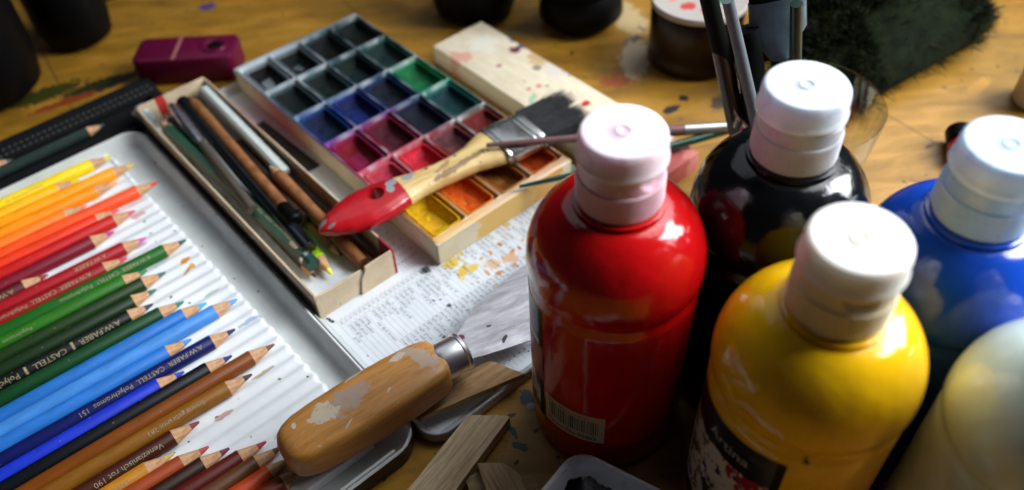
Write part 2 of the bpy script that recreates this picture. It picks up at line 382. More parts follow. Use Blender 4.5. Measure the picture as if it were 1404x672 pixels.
# ================================================================== BLACK PENCIL CASE BEHIND THE TIN
case = thing('black_pencil_case', 'open flat black case with rows of stitching behind the white tin', 'pencil case', W(0, 0), ANG)
b = MB(); b.rbox(-34, 3.2, 32.25, 38.0, 0, .3, .4, .1); b.rbox(-34, 3.2, 32.25, 33.0, .3, .62, .2, .1); b.rbox(-34, 3.2, 35.7, 37.9, .3, .75, .3, .15); b.rbox(2.3, 3.2, 33.0, 35.7, .3, .6, .1, .08)
for k in range(90):
    for (yy, zz) in ((32.65, .62), (35.95, .75), (36.6, .75)):
        x = -33+k*.4; b.rbox(x, x+.16, yy-.05, yy+.05, zz-.01, zz+.035, .02, .01, 1, mat=1)
b.build('case_body', [M['blackmatte'], plain('grey_thread', (.10, .11, .11), .7)], case)
def simple_pencil(name, label, p0, p1, r, body, woodtip=1.2, core=(.02, .02, .022), group=None, hexa=False, matname=None, wood=True, end=None, rough=.3):
    """lies from p0 (tip) to p1 (blunt end), world cm"""
    p0, p1 = Vector(p0), Vector(p1); d = (p1-p0); Ln = d.length
    o = thing(name, label, 'pencil' if 'pencil' in name else 'stick', p0, 0, group); o.rotation_mode = 'QUATERNION'
    o.rotation_quaternion = Vector((-1, 0, 0)).rotation_difference(d.normalized()) if abs(d.normalized().x-1) > 1e-4 else Matrix.Rotation(PI, 3, 'Z').to_quaternion()
    mb = plain(matname or name+'_coat', body, rough, .2, 2.5, stretch=(.3, 1, 1), coat=.2) if not isinstance(body, bpy.types.Material) else body
    n = 6 if hexa else 20
    b = MB(); b.rod([(-Ln, 0, 0), (-Ln+.03, 0, 0), (-woodtip if wood else -.03, 0, 0), (-woodtip+.02 if wood else 0, 0, 0)], [r*.93, r, r, r*.95], n); b.build('barrel', mb, o, smooth=30 if not hexa else 20)
    if wood:
        b = MB(); b.rod([(-woodtip, 0, 0), (-woodtip*.32, 0, 0)], [r*.95, r*.36], 20); b.build('sharpened_wood', M['cedar'], o)
        b = MB(); b.rod([(-woodtip*.325, 0, 0), (-.04, 0, 0), (0, 0, 0)], [r*.355, r*.1, r*.03], 14); b.build('lead', plain(name+'_lead', core, .4), o)
    return o, Ln
simple_pencil('dark_pencil', 'dark pencil with pale wood tip lying in the black case', W(-1.5, 34.35, .75), W(-17, 34.3, .75), .38, (.02, .035, .03), core=(.03, .06, .09))
simple_pencil('dark_pencil', 'thick dark green pencil on the left of the black case', W(-7.6, 35.1, .78), W(-24, 35.0, .78), .45, (.015, .05, .04), core=(.02, .03, .03))
b = MB(); b.rbox(-.9, .9, -.5, .5, 0, .8, .35, .2); tag(b.build('rubber_eraser', plain('beige_rubber', '#a59b80', .8, bump=.2), loc=W(1.2, 33.6, .31), rotz=ANG+.3), 'small beige rubber at the end of the black case beside the cardboard box', 'eraser')
b = MB(); b.lathe([(.05, 0), (.5, 0), (.62, .3), (.6, .9), (.4, 1.3), (.05, 1.42)], 24); tag(b.build('metal_cap', plain('pale_blue_metal', (.45, .55, .62), .3, metal=.6), loc=W(.9, 32.62, .32)+Vector((0, 0, .32)), rotz=0), 'small pale blue cap between the tin and the cardboard box', 'cap')

# ================================================================== LID WITH COLOUR CHART
lid = thing('tin_lid', 'shallow grey metal lid lying open under the boxes and the colour chart', 'lid', W(0, 0), ANG)
b = MB(); lp, mt = tray_loops(.14, 19.0, -1.15, 32.4, 1.2, .0, .72, .16, .1, .2); b.loft(lp, True, True, [1]*len(mt)+[1])
b.build('lid_body', [M['tinblack'], plain('grey_enamel', (.42, .46, .47), .32, .12, .6, speck=(2.0, .76, '#333333', .02, 1))], lid)
splat = []
r2 = random.Random(5)
def ch_(px, py):
    p = at(px, py, .3)-Vector((CX, CY, 0)); return p.dot(UX), p.dot(UY)
for (px, py, a_, b_, col) in ((618, 358, .55, .42, '#d6b63a'), (634, 372, .7, .3, '#d9b430'), (648, 366, .4, .3, '#dcbc50'), (692, 304, .35, .2, '#d8b638'), (660, 352, .16, .12, '#d89a58'), (672, 345, .22, .12, '#cf7c40'), (668, 372, .24, .14, '#d99a5c'), (684, 372, .3, .16, '#d98a4a'),
    (690, 352, .18, .1, '#c87444'), (702, 345, .3, .18, '#d98a48'), (712, 338, .18, .12, '#c06a38'), (685, 333, .2, .14, '#b8603c'), (716, 327, .14, .1, '#d9a45c'), (655, 385, .12, .1, '#d99a5c'), (680, 388, .14, .08, '#d9a060'), (720, 350, .14, .1, '#d08448'), (706, 362, .2, .12, '#d48048'), (676, 360, .5, .35, '#dbb58c'), (700, 352, .5, .4, '#d8a880'),
    (582, 369, .33, .3, '#2a2c2c'), (615, 417, .14, .13, '#2b3030'), (594, 410, .13, .06, '#30353a'), (609, 462, .2, .1, '#23262a'), (602, 392, .1, .06, '#c08a60'), (452, 437, .1, .3, '#20242a'), (462, 463, .1, .35, '#20242a'), (630, 345, .25, .16, '#dcc04c')):
    x, y = ch_(px, py); splat.append((x, y, a_, b_, r2.uniform(-90, 90), col))
t = NT('chart_paper'); c = t.ramp(t.noise(.5, 5, .6).outputs['Fac'], [(.3, (.62, .67, .72)), (.7, (.72, .76, .80))])
c = t.speck(c, 2.5, .75, '#5a6068', .02, 1); c = t.spots(c, splat, .7, 3.0, 5.0); mp_ = t.set(c, .42)
chart = thing('colour_chart', 'pale blue printed colour chart with paint splashes lying in the lid', 'paper', W(0, 0, .13), ANG)
b = MB()
sh = [[(x, y, z) for x, y in rr(.62, 18.5, -.55, 31.8, .2, 3)] for z in (0, .03)]; b.loft(sh); b.build('sheet', mp_, chart)
b = MB()
for k in range(53):
    x = 1.0+k*.30
    b.rbox(x-.012, x+.012, -.2, 8.9, .03, .034, .002, .001, 1)
for y in (8.75, 8.2): b.rbox(1.0, 16.5, y-.01, y+.01, .03, .035, .002, .001, 1)
for k in range(8):
    x = 5.9+k*.26; b.rbox(x-.01, x+.01, 9.2, 30, .03, .034, .002, .001, 1)
for k in range(80):
    y = 9.2+k*.26; b.rbox(5.9, 7.7, y-.01, y+.01, .03, .035, .002, .001, 1)
b.build('ruled_lines', M['line'], chart, smooth=0)
NAMES = ['gold ochre', 'silver', 'copper', 'gold', 'van dyck brown', 'black soft', 'cold grey I', 'cold grey VI', 'warm grey II', 'warm grey IV', 'payne grey', 'sanguine', 'raw umber', 'burnt sienna', 'olive green', 'sap green', 'leaf green', 'night green', 'sky blue', 'smalt blue', 'light ultramarine', 'delft blue', 'violet', 'magenta', 'pink madder', 'wine red', 'deep red', 'light cadmium red', 'orange glaze', 'light flesh', 'dark naples ochre', 'cream', 'light yellow', 'white']
b = MB(); r3 = random.Random(3)
for k in range(52):
    x = 1.0+k*.30
    for (body, y0, sz) in ((NAMES[(k*7+3) % len(NAMES)], 8.1-(.9 if k % 5 == 0 else 0), .27), (str(100+(k*13) % 190), 8.72, .22)):
        vs, fs = text_mesh(body, sz, res=1); b.add([(x+.09+vy, y0-vx, .0335) for vx, vy, vz in vs], fs)
    if k > 5:
        vs, fs = text_mesh(NAMES[(k*5+1) % len(NAMES)], .27, res=1); b.add([(x+.07+vy, 5.4-vx, .0335) for vx, vy, vz in vs], fs)
for k in range(40):
    if r3.random() < .75:
        x, y = 6.03+(k % 6)*.26, 9.9+(k//6)*.52
        b.lathe([(.05, .0335), (.05, .036)], 8, x, y)
for k in range(14): b.lathe([(.045, .0335), (.045, .036)], 8, 5.2+k*.36, .35)
b.build('printed_names', M['ink'], chart, smooth=0)

# ================================================================== CARDBOARD BOX WITH PENCILS
BX, BY = .45, 9.55
box = thing('cardboard_box', 'narrow beige cardboard box with a torn front wall full of old pencils', 'box', W(BX, BY, .17), ANG)
b = MB(); b.rbox(0, 5.2, 0, 22.8, 0, .1, .04, .02); b.build('box_floor', plain('stained_paper', (.62, .66, .70), .75, .2, .7, speck=(.8, .62, '#7d7a70', .12, 3)), box)
t = NT('beige_card_wall'); c = t.ramp(t.noise(.6, 5, .6).outputs['Fac'], [(.3, '#b5a083'), (.7, '#ccba9c')]); c = t.speck(c, 1.2, .73, '#6d5a40', .05, 3)
c = t.spots(c, [(5.22, 16.5, .09, 4.0, 0, '#8e1c20'), (5.15, .5, .2, .9, 0, '#8e1a24'), (4.6, .03, .8, .12, 0, '#8e1a24'), (1.7, 22.7, .35, .3, 0, '#b0241c')], .2, 2.0)
t.bump(t.noise(5, 4).outputs['Fac'], .15); cardw = t.set(c, .75)
b = MB(); b.rbox(0, .14, 0, 22.8, .1, 1.98, .03, .03); b.build('side_wall', cardw, box)
b = MB(); b.rbox(5.06, 5.2, 0, 22.8, .1, 1.95, .03, .03); b.build('side_wall', cardw, box)
b = MB(); b.rbox(.14, 5.06, 22.66, 22.8, .1, 2.1, .03, .03); b.build('end_wall', cardw, box)
# torn front: two flaps
b = MB()
def flap(pts, y0, y1): b.loft([[(x, y0, z) for x, z in pts], [(x, y1, z) for x, z in pts]])
flap([(.0, .0), (2.9, .02), (3.0, .5), (2.85, .9), (2.95, 1.3), (3.05, 1.72), (2.2, 1.72), (1.2, 1.7), (.1, 1.8), (.0, 1.5)], -.02, .1)
flap([(2.7, .0), (5.2, 0), (5.2, 1.95), (4.2, 1.96), (3.25, 1.92), (3.2, 1.6), (2.95, 1.25), (2.8, .6)], -.16, -.04)
flap([(0, 0), (.35, .0), (.3, .9), (.2, 1.55), (0, 1.5)], -.1, -.03)
b.build('torn_front_wall', cardw, box, smooth=0, bevel=.025)

def bx(x, y, z): return W(x, y, z)                 # table frame again
g = 'old pencils in the cardboard box'
o, Ln = simple_pencil('green_pencil', 'dark green pencil with white band lying along the left box wall', bx(1.12, 30.2, 1.95), bx(1.98, 12.3, 1.28), .42, (.008, .055, .03), hexa=True, group=None)
b = MB(); b.rod([(-Ln-.01, 0, 0), (-Ln+.55, 0, 0)], [.425, .435], 20); b.build('end_cap', plain('green_cap', (.01, .05, .035), .25), o)
b = MB(); b.rod([(-Ln+.5, 0, 0), (-Ln+.75, 0, 0)], [.44, .44], 20); b.build('band', M['silver'], o)
vs, fs = wrap_text('CASTELL 9000  A.W.FABER', .42, .395, -11.2, math.radians(20)); b = MB(); b.add(vs, fs); b.build('lettering', M['gold'], o, smooth=0)
b = MB(); b.rbox(-Ln+1.35, -Ln+2.1, -.2, .2, .36, .40, .18, .01); b.build('emblem', M['gold'], o)
o, Ln = simple_pencil('dark_pencil', 'dark green pencil with gold pattern tucked behind the silver holder', bx(1.9, 31.5, 1.5), bx(2.0, 14.2, .7), .38, (.01, .04, .025))
simple_pencil('black_pencil', 'glossy black round pencil with blunt end facing forward', bx(3.3, 31.2, 1.85), bx(2.35, 13.3, 1.5), .5, (.006, .008, .012), wood=False, rough=.18)
o = thing('silver_lead_holder', 'silver metal lead holder with grey barrel lying on the pencils', 'lead holder', (0, 0, 0))
a_, b_ = bx(2.45, 31.0, 2.15), bx(1.45, 18.0, 1.95)
dv = (b_-a_)
b = MB(); b.rod([a_, a_+dv*.02, a_+dv*.12, a_+dv*.125, a_+dv*.36, a_+dv*.41], [.2, .3, .3, .36, .36, .3], 20); b.build('metal_grip', plain('scuffed_steel', (.55, .52, .58), .25, .35, 4, metal=.9), o)
b = MB(); b.rod([a_+dv*.405, a_+dv*.43, a_+dv], [.3, .36, .34], 20); b.build('barrel', plain('taupe_plastic', '#4c453c', .4), o)
def stick(name, label, cat, p0, p1, r, mat, n=18, flat=1.0):
    b = MB(); p0, p1 = Vector(p0), Vector(p1); d = p1-p0; b.rod([(0, 0, 0), d*.004, d*.996, d], [r*.9, r, r, r*.9], n, flat=flat); return tag(b.build(name, mat, loc=p0), label, cat)
brn = woodmat('warm_brown_wood', '#5a3418', '#8c5a32', (1, 1, 1), 1.2, .5, .2, pores=False)
o = thing('wooden_holder', 'warm brown wooden pencil with a black ferrule end on top of the box contents', 'pencil', (0, 0, 0))
a_, b_ = bx(3.72, 31.0, 2.1), bx(2.9, 16.9, 2.0); dv = (b_-a_).normalized()
b = MB(); b.rod([a_, a_+dv*.9, a_+dv*1.1, b_], [.12, .36, .41, .41], 20); b.build('barrel', brn, o)
b = MB(); b.rod([b_-dv*.02, b_+dv*.05, b_+dv*.9, b_+dv*.95, b_+dv*1.5, b_+dv*1.62], [.42, .44, .44, .5, .5, .4], 20); b.build('black_ferrule', M['black'], o)
b = MB(); b.lathe([(.22, 0), (.22, .18), (.12, .25)], 14); b.build('stud', M['black'], o, loc=b_+dv*1.1+Vector((.42, .1, .15)))
b = MB(); a_, b_ = bx(5.1, 31.6, 1.75), bx(4.75, 20.0, 1.55); L = []
for p in (a_, b_):
    L.append([p+UX*dx+Vector((0, 0, dz)) for dx, dz in ((-.42, -.3), (.42, -.3), (.36, .2), (-.12, .34), (-.36, .2))])
b.loft(L); tag(b.build('white_square_stick', plain('chalky_white', (.46, .50, .48), .6, .1), smooth=0, bevel=.05), 'long white square stick along the right wall of the cardboard box', 'stick')
simple_pencil('charcoal_pencil', 'natural wood pencil with a white tip lying under the red brush handle', bx(4.25, 20.9, 1.9), bx(4.3, 10.9, .75), .42, brn, core=(.75, .75, .75), woodtip=1.0)
b = MB(); a_, b_ = bx(4.25, 25.5, .8), bx(3.38, 15.9, 1.25); dv = (b_-a_)
tb = NT('dark_tube'); tb_m = tb.set('#2c1a10', .45)
b.rod([a_, b_, b_+dv*.001, b_-dv*.002, b_-dv*.2], [.46, .46, .40, .33, .33], 22, cap1=True); tag(b.build('hollow_tube', [tb_m]), 'dark brown hollow tube with its open end between the wooden pencils', 'tube')
neon = NT('neon_yellow_coat'); cc = neon.speck(hx('#b8f000'), 7, .62, (.02, .03, .01), .03, 2); nm_ = neon.set(cc, .4)
simple_pencil('highlighter_pencil', 'neon yellow highlighter pencil with bright yellow tip pointing forward', bx(2.55, 11.4, .72), bx(2.78, 20, 1.0), .45, nm_, core=(.75, .85, .0), woodtip=1.45)
simple_pencil('graphite_pencil', 'sharpened graphite pencil tip poking out beneath the black round pencil', bx(1.78, 11.95, .6), bx(1.9, 22, .65), .34, (.01, .012, .014), woodtip=1.2)
simple_pencil('thin_wooden_pencil', 'thin dark-tipped wooden pencil beneath the red brush handle', bx(3.75, 12.2, .65), bx(4.0, 21, .8), .3, brn, core=(.02, .02, .02), woodtip=1.0)
stick('flat_brown_stick', 'flat brown wooden stick lying against the right front corner of the cardboard box', 'stick', bx(4.75, 10.3, .6), bx(4.7, 24, .7), .4, woodmat('red_brown_wood', '#4a2412', '#7c4422', (1, 1, 1), 1.5, .5, .2), 8, .6)
b = MB(); b.rbox(-.6, .6, -3.6, 3.2, 0, .12, .03, .03); tag(b.build('charcoal_strip', plain('black_paper', (.015, .014, .012), .8, bump=.3), loc=W(6.6, 24.2, .18), rotz=ANG+.05), 'flat black strip on the chart between cardboard box and watercolour box', 'strip')

# ================================================================== WATERCOLOUR BOX
wb = thing('watercolour_box', 'white watercolour box of twenty-four stained paint pans under the flat brush', 'paint box', W(7.72, 8.12, .17), ANG)
WX, WY = 10.6, 24.1
b = MB(); b.rbox(0, WX, 0, WY, 0, .1, .05, .02)
def L_(i, z): return [(x, y, z) for x, y in rr(i, WX-i, i, WY-i, .08, 3)]
b = MB(); b.loft([L_(.05, 0), L_(0, .05), L_(0, 1.66), L_(.03, 1.69), L_(.1, 1.69), L_(.12, 1.6), L_(.12, .1)])
ct = NT('cream_carton'); c = ct.ramp(ct.noise(.5, 5, .6).outputs['Fac'], [(.3, '#c9bc9c'), (.7, '#dcd2b6')])
c = ct.spots(c, [(5.5, 0, 2.6, .2, 0, '#d9b062'), (8.5, .0, 1.3, .2, 0, '#cf9a50')], .5, 1.0); b.build('carton', ct.set(c, .6), wb)
b = MB(); b.rod([(-.01, -.01, .1), (-.01, -.01, 1.6)], [.025, .025], 6); b.build('corner_seam', M['ink'], wb)
PAN = [['#0b0a08', '#0a0c0c', '#070909', '#06100c'], ['#0a1714', '#0c1a14', '#0f2018', '#0e2a28'], ['#0a1838', '#141c50', '#0c1622', '#0f6a3c'],
       ['#7a0c1c', '#4a1020', '#0c1526', '#0a3238'], ['#b8344a', '#d02a3c', '#5c3038', '#6a1c18'], ['#f0c408', '#f0620c', '#8a4a0c', '#d04a0c']]
STAIN = [['#b4bec4', '#8c9aa2', '#2c464e', '#122a32'], ['#5a7076', '#4a666c', '#12303a', '#185044'], ['#144e96', '#1e3a88', '#1a3a70', '#107848'],
         ['#9a2a68', '#94203e', '#2a2048', '#2a7068'], ['#d26068', '#c02434', '#9a5048', '#7a3a34'], ['#d49c2c', '#d4923a', '#b47c44', '#c07030']]
PX, PY_, MX, MY = 2.59, 3.86, .12, .5
def stain(x, y):
    W_, acc = 0, Vector((0, 0, 0)); white = Vector((.70, .75, .77)) if y > 6 else Vector((.70, .64, .48))
    for i in range(6):
        for j in range(4):
            cx, cy = MX+PX*(j+.5), MY+PY_*(5-i+.5)
            d2 = ((x-cx)/1.7)**2+((y-cy)/2.2)**2; k = math.exp(-d2*1.6); acc += Vector(hx(STAIN[i][j]))*k; W_ += k
    c = acc/max(W_, 1e-6); n = .5+.5*nz((x, y, 3.3), .9)+.3*nz((x, y, 1.7), 3.0)
    k = min(1, max(.3, .72+1.0*(n-.35)+.35*nz((x*2.2, y*.7, 5.5), 2.0))) if y > 2 else min(1, max(.2, .15+.8*n))
    return white.lerp(c, k)
b = MB(); vcol = []
gx0, gx1, gy0, gy1 = MX, MX+4*PX, MY, MY+6*PY_
NC = 4
def rl(x0, x1, y0, y1, r, z):                      # densified rounded rectangle so the stains can vary along an edge
    P = rr(x0, x1, y0, y1, r, NC); out = []
    for i, p in enumerate(P):
        q = P[(i+1) % len(P)]; out.append((p[0], p[1], z)); dl = math.hypot(q[0]-p[0], q[1]-p[1])
        if i % (NC+1) == NC:
            for k in range(1, 6): out.append((p[0]+(q[0]-p[0])*k/6, p[1]+(q[1]-p[1])*k/6, z))
    return out
TZ = 1.72
for i in range(6):
    for j in range(4):
        x0 = MX+PX*j; x1 = x0+PX; y1 = MY+PY_*(6-i); y0 = y1-PY_
        loops = [rl(x0, x1, y0, y1, .01, TZ)]
        for ins_, rad, dz in ((.03, .08, .05), (.07, .16, .05), (.10, .22, -.03), (.16, .26, -.55), (.3, .3, -.95)):
            loops.append(rl(x0+ins_, x1-ins_, y0+ins_, y1-ins_, rad, TZ+dz))
        b.loft(loops, False, True)
loops = [rl(gx0, gx1, gy0, gy1, .01, TZ), rl(.08, WX-.08, .08, WY-.08, .3, TZ+.02), rl(.03, WX-.03, .03, WY-.03, .3, TZ-.02), rl(.03, WX-.03, .03, WY-.03, .3, TZ-.2)]
b.loft(loops, False, False)
tm = NT('stained_tray_plastic'); at_ = tm.n('ShaderNodeAttribute', attribute_name='stain'); tm.bump(tm.noise(4, 3).outputs['Fac'], .08)
tray = b.build('tray', tm.set(at_.outputs['Color'], .3), wb, smooth=50)
ca = tray.data.color_attributes.new('stain', 'FLOAT_COLOR', 'POINT')
for k, v in enumerate(tray.data.vertices):
    c = stain(v.co.x/S, v.co.y/S); ca.data[k].color = (c.x, c.y, c.z, 1)
PLAB = [['black-brown', 'black', 'jet black', 'black-green'], ['dark bottle green', 'deep green', 'grey green', 'dark teal'], ['midnight blue', 'dark violet-blue', 'blue-black', 'bright green'], ['crimson', 'maroon', 'indigo', 'petrol green'], ['rose pink', 'bright red', 'mauve brown', 'brick brown'], ['yellow', 'orange', 'ochre brown', 'orange-red']]
for i in range(6):
    for j in range(4):
        x0 = MX+PX*j+.24; x1 = x0+PX-.48; y1 = MY+PY_*(6-i)-.24; y0 = y1-PY_+.48
        pc = hx(PAN[i][j]); st = hx(STAIN[i][j])
        rim = tuple(.55*a+.45*c for a, c in zip(pc, st)) if i < 5 else tuple(.35*a+.65*c for a, c in zip(pc, st))
        cx, cy = (x0+x1)/2, (y0+y1)/2
        pan = MB(); Lp = []
        for ins_, z in ((.06, -.95), (0, -.9), (0, -.14), (.03, -.10), (.10, -.10), (.13, -.14), (.2, -.8)):
            Lp.append([(x-cx, y-cy, TZ+z) for x, y in rr(x0+ins_, x1-ins_, y0+ins_, y1-ins_, .3, 4)])
        pan.loft(Lp, True, True)
        po = pan.build('pan', plain('pan_plastic', tuple(.75*k for k in rim), .38, .3, 2, spec=.2), wb, loc=(cx, cy, 0)); po['label'] = PLAB[i][j]+' paint pan'
        pb = MB(); Lp = []; deep = .35+.2*rnd.random(); NR = 9; sd = rnd.random()*50
        hxx, hyy = (x1-x0)/2-.17, (y1-y0)/2-.17
        lum = .2 if i >= 4 else .1
        for k in range(NR):
            f = 1-k/NR; z0 = -.34-deep*(1-f**3.2)
            Lp.append([(x*f, y*f, TZ+z0+lum*1.4*nz((x*f+sd, y*f+i*7, 1), 1.9)*(1-f*.4)) for x, y in rr(-hxx, hxx, -hyy, hyy, .25, 6)])
        pb.loft(Lp, False, True)
        pt = NT('paint_cake'); nn = pt.noise(3.5, 5, .7); c = pt.ramp(nn.outputs['Fac'], [(.32, tuple(k*.55 for k in pc)), (.6, pc), (.8, tuple(min(1, k*1.15+.01) for k in pc))]); pt.bump(nn.outputs['Fac'], .8, .003)
        pb.build('paint', pt.set(c, .25 if i < 4 else .34, spec=.22), po, smooth=60)

# ================================================================== WOODEN BLOCK
bl = W(20.2, 3.4, 0)
bs = []
def s_(px, py, rx, ry, an, col):
    p = at(px, py, 1.5)-bl; bs.append((p.dot(UX), p.dot(UY), rx, ry, an, col))
s_(712, 55, .45, .8, 30, '#2a3f86'); s_(720, 62, .7, .35, 0, '#2a3f86'); s_(706, 68, .4, .4, 0, '#6a2a40'); s_(632, 78, .7, .9, 20, '#d8a08c'); s_(684, 90, .2, .2, 0, '#a05a70'); s_(736, 93, .3, .35, 0, '#7a6a60')
s_(781, 100, .3, .4, 0, '#20262a'); s_(803, 110, .35, .35, 0, '#cc7a62'); s_(738, 118, .25, .2, 0, '#c87a74'); s_(725, 122, .22, .12, 0, '#b06a78'); s_(730, 135, .5, .3, 30, '#9fbfa0'); s_(750, 118, .2, .08, 0, '#3f8a62'); s_(803, 142, .35, .3, 0, '#b81c20'); s_(745, 80, 1.0, 1.4, 10, '#c2a578'); s_(660, 60, 1.2, 1.2, 0, '#ddd8c8'); s_(760, 95, .8, 1.2, 0, '#cfc8bc')
s_(925, 225, 2.2, 1.6, 0, '#b0564c'); s_(905, 215, 2.0, 1.5, 0, '#a84a46'); s_(950, 208, .8, .6, 0, '#c4746a')
bm_ = woodmat('pale_painted_wood', '#cfc0a2', '#ddd0b6', (2, .5, 2), .8, .6, .1, spots=bs, speck=(1.3, .74, '#4a4038', .02, 2), pores=False)
b = MB(); b.rbox(0, 4.7, 0, 21.4, 0, 1.5, .05, .06, 2); tag(b.build('wooden_block', bm_, loc=bl+Vector((0, 0, 0)), rotz=ANG), 'long pale wooden block flecked with paint behind the watercolour box', 'wood block')

# ================================================================== FLAT BRUSH
fb = thing('flat_brush', 'wide flat paintbrush with red-tipped cream handle and black bristles', 'paintbrush', (-10.91, 33.43, 2.62), math.radians(32.7))
PROF = [(0, .10, .12), (.25, .42, .3), (.9, .86, .45), (1.8, 1.28, .55), (2.9, 1.52, .6), (3.9, 1.5, .6), (4.7, 1.36, .6), (5.3, 1.2, .58), (6.5, .96, .55), (7.8, .84, .55), (9.0, .86, .55), (10.2, 1.0, .55), (11.0, 1.28, .56), (11.7, 1.55, .58), (12.1, 1.62, .58)]
def pin(x):
    for k in range(len(PROF)-1):
        a, c = PROF[k], PROF[k+1]
        if a[0] <= x <= c[0]:
            f = (x-a[0])/(c[0]-a[0]); f = f*f*(3-2*f)*.5+f*.5; return a[1]+(c[1]-a[1])*f, a[2]+(c[2]-a[2])*f
    return PROF[-1][1:]
def cyof(x): return -.02-.2*math.exp(-((x-9)/2.5)**2)
def section(x, hw, ht, n=24, sq=2.6, cy=None):
    L = []
    for k in range(n):
        a = 2*PI*k/n; c_, s__ = math.cos(a), math.sin(a)
        L.append((x, (cyof(x) if cy is None else cy)+hw*math.copysign(abs(c_)**(2/sq), c_), ht*math.copysign(abs(s__)**(2/sq), s__)))
    return L
def seg(x0, x1, n): return [section(x, *pin(x)) for x in [x0+(x1-x0)*k/n for k in range(n+1)]]
chip = [(.35, .1, .35, .2, 20, '#7d7578'), (.75, -.4, .25, .12, 0, '#7d7578'), (5.1, .45, .45, .3, 20, '#8e9298'), (4.75, .0, .25, .3, 0, '#8e9298')]
redm = plain('red_dip_paint', (.42, .006, .012), .28, .12, 1, spots=chip, coat=.3)
crm = woodmat('varnished_pale_wood', '#c29a5a', '#dcc084', (.35, 1.8, 1.8), 1.2, .35, .06, spots=[(6.1, .35, .55, .3, 10, '#9298a0'), (9.5, -.6, 2.4, .22, 5, '#8d6f4c'), (8.2, -.2, .7, .2, 20, '#a88a60'), (7.4, .3, .12, .12, 0, '#5a4630'), (9.4, .25, .1, .1, 0, '#5a4630')], speck=(2.2, .74, '#4a3a26', .02, 1), pores=False, coat=.3)
b = MB(); b.loft(seg(.0, 5.45, 26)); red = b.build('red_handle_end', redm, fb, smooth=50)
b = MB(); b.lathe([(.54, -2), (.54, 2)], 28, 3.9, .22); cut = b.build('cutter', redm, fb)
bo = red.modifiers.new('hole', 'BOOLEAN'); bo.object = cut; bo.operation = 'DIFFERENCE'; bo.solver = 'EXACT'
dg = bpy.context.evaluated_depsgraph_get(); dg.update(); me = bpy.data.meshes.new_from_object(red.evaluated_get(dg)); red.modifiers.clear(); red.data = me; bpy.data.objects.remove(cut)
for p in me.polygons: p.use_smooth = True
me.set_sharp_from_angle(angle=math.radians(40))
b = MB(); b.loft(seg(5.44, 12.15, 26)); b.build('wooden_handle', crm, fb, smooth=50)
fer = MB(); fer.loft([section(x, hw, ht, 32, 3.6, -.12) for x, hw, ht in ((12.0, 1.64, .62), (12.05, 1.67, .65), (12.3, 1.67, .65), (12.36, 1.62, .62), (12.44, 1.67, .65), (14.0, 1.68, .62), (14.06, 1.63, .57), (14.14, 1.69, .62), (14.34, 1.69, .61), (14.4, 1.63, .56), (14.48, 1.69, .6), (14.9, 1.69, .56), (14.95, 1.66, .5))])
fo = fer.build('metal_ferrule', plain('tinplate', (.72, .72, .70), .3, .2, 1.5, metal=1, speck=(1.2, .7, '#7a6a50', .08, 3)), fb, smooth=40)
b = MB(); vs, fs = text_mesh('35', .95, 'CENTER', bold=.0); b.add([(13.25+vy*1.0-.32+.3, .45-vx, .655) for vx, vy, vz in vs], fs); b.build('size_number', plain('stamped_grey', (.12, .12, .13), .5), fo, smooth=0)
b = MB(); b.lathe([(.09, .63), (.09, .68), (.04, .7)], 12, 12.75, .95); b.build('nail', M['tinblack'], fo)
for xx in (12.33, 14.03, 14.37):
    b = MB(); b.loft([section(xx-.025, 1.655, .632 if xx < 13 else .6, 32, 3.6, -.12), section(xx+.025, 1.655, .632 if xx < 13 else .6, 32, 3.6, -.12)]); b.build('ferrule_groove', M['tinblack'], fo)
b = MB(); r4 = random.Random(4)
for k in range(2600):
    y = r4.uniform(-1.6, 1.6); z = r4.uniform(-.48, .48)
    ln = 3.5+.55*nz((y*1.5, z, 7), 1.3)+r4.uniform(-1.0, .45)+.35*(y > .8)+.35*nz((y*4, 2, 9), 1.0); fy = y*(1.05+.05*ln/3)+r4.gauss(0, .16)+.12*nz((y*3, z*2, 4), 1.2); fz = z*(.9)+r4.gauss(0, .14)-.12
    p0 = Vector((14.8, y-.12, z)); p1 = Vector((14.8+ln*.55, y*1.02-.12+r4.gauss(0, .05), z*.95)); p2 = Vector((14.8+ln, fy-.1, fz))
    b.rod([p0, p1, p2], [.02, .018, .005], 3, False, False)
b.loft([section(x, hw, ht, 24, 3.2, -.12) for x, hw, ht in ((14.85, 1.58, .45), (16.3, 1.45, .34), (17.0, 1.2, .15))])
b.build('bristles', plain('black_bristle', (.007, .0075, .009), .6, .75, 1.2, bump=.6, bs=4, stretch=(.25, 6, 6), spec=.25), fb, smooth=60)

# ================================================================== THIN BRUSHES
def thin_brush(label, pts, rad, mat, tipm=None, ferr=None):
    o = thing('thin_brush', label, 'paintbrush', (0, 0, 0), 0)
    b = MB(); b.rod(pts[:3], rad[:3], 18); b.build('handle', mat, o, smooth=60)
    b = MB(); b.rod([pts[2]-(pts[2]-pts[1])*.02, pts[3]], [rad[2]*1.05, rad[3]], 18); b.build('ferrule', ferr or M['silver'], o)
    b = MB(); d = (pts[3]-pts[2]).normalized(); b.rod([pts[3]-d*.1, pts[3]+d*.8, pts[3]+d*2.2], [rad[3]*.85, rad[3]*1.0, .03], 14); b.build('hair', M['black'], o); return o
p0, p1, p2 = at(667, 199, 3.55), at(800, 189, 3.1), at(940, 178, 2.6); p3 = p2+(p2-p1).normalized()*3.0
thin_brush('mauve brown handled brush lying across the flat brush ferrule', [p0, p1, p2, p3], [.13, .27, .36, .3], plain('mauve_lacquer', '#6b4a48', .4, .15, 1.5, stretch=(.4, 2, 1)), ferr=plain('grey_ferrule', (.35, .35, .34), .35, metal=.8))
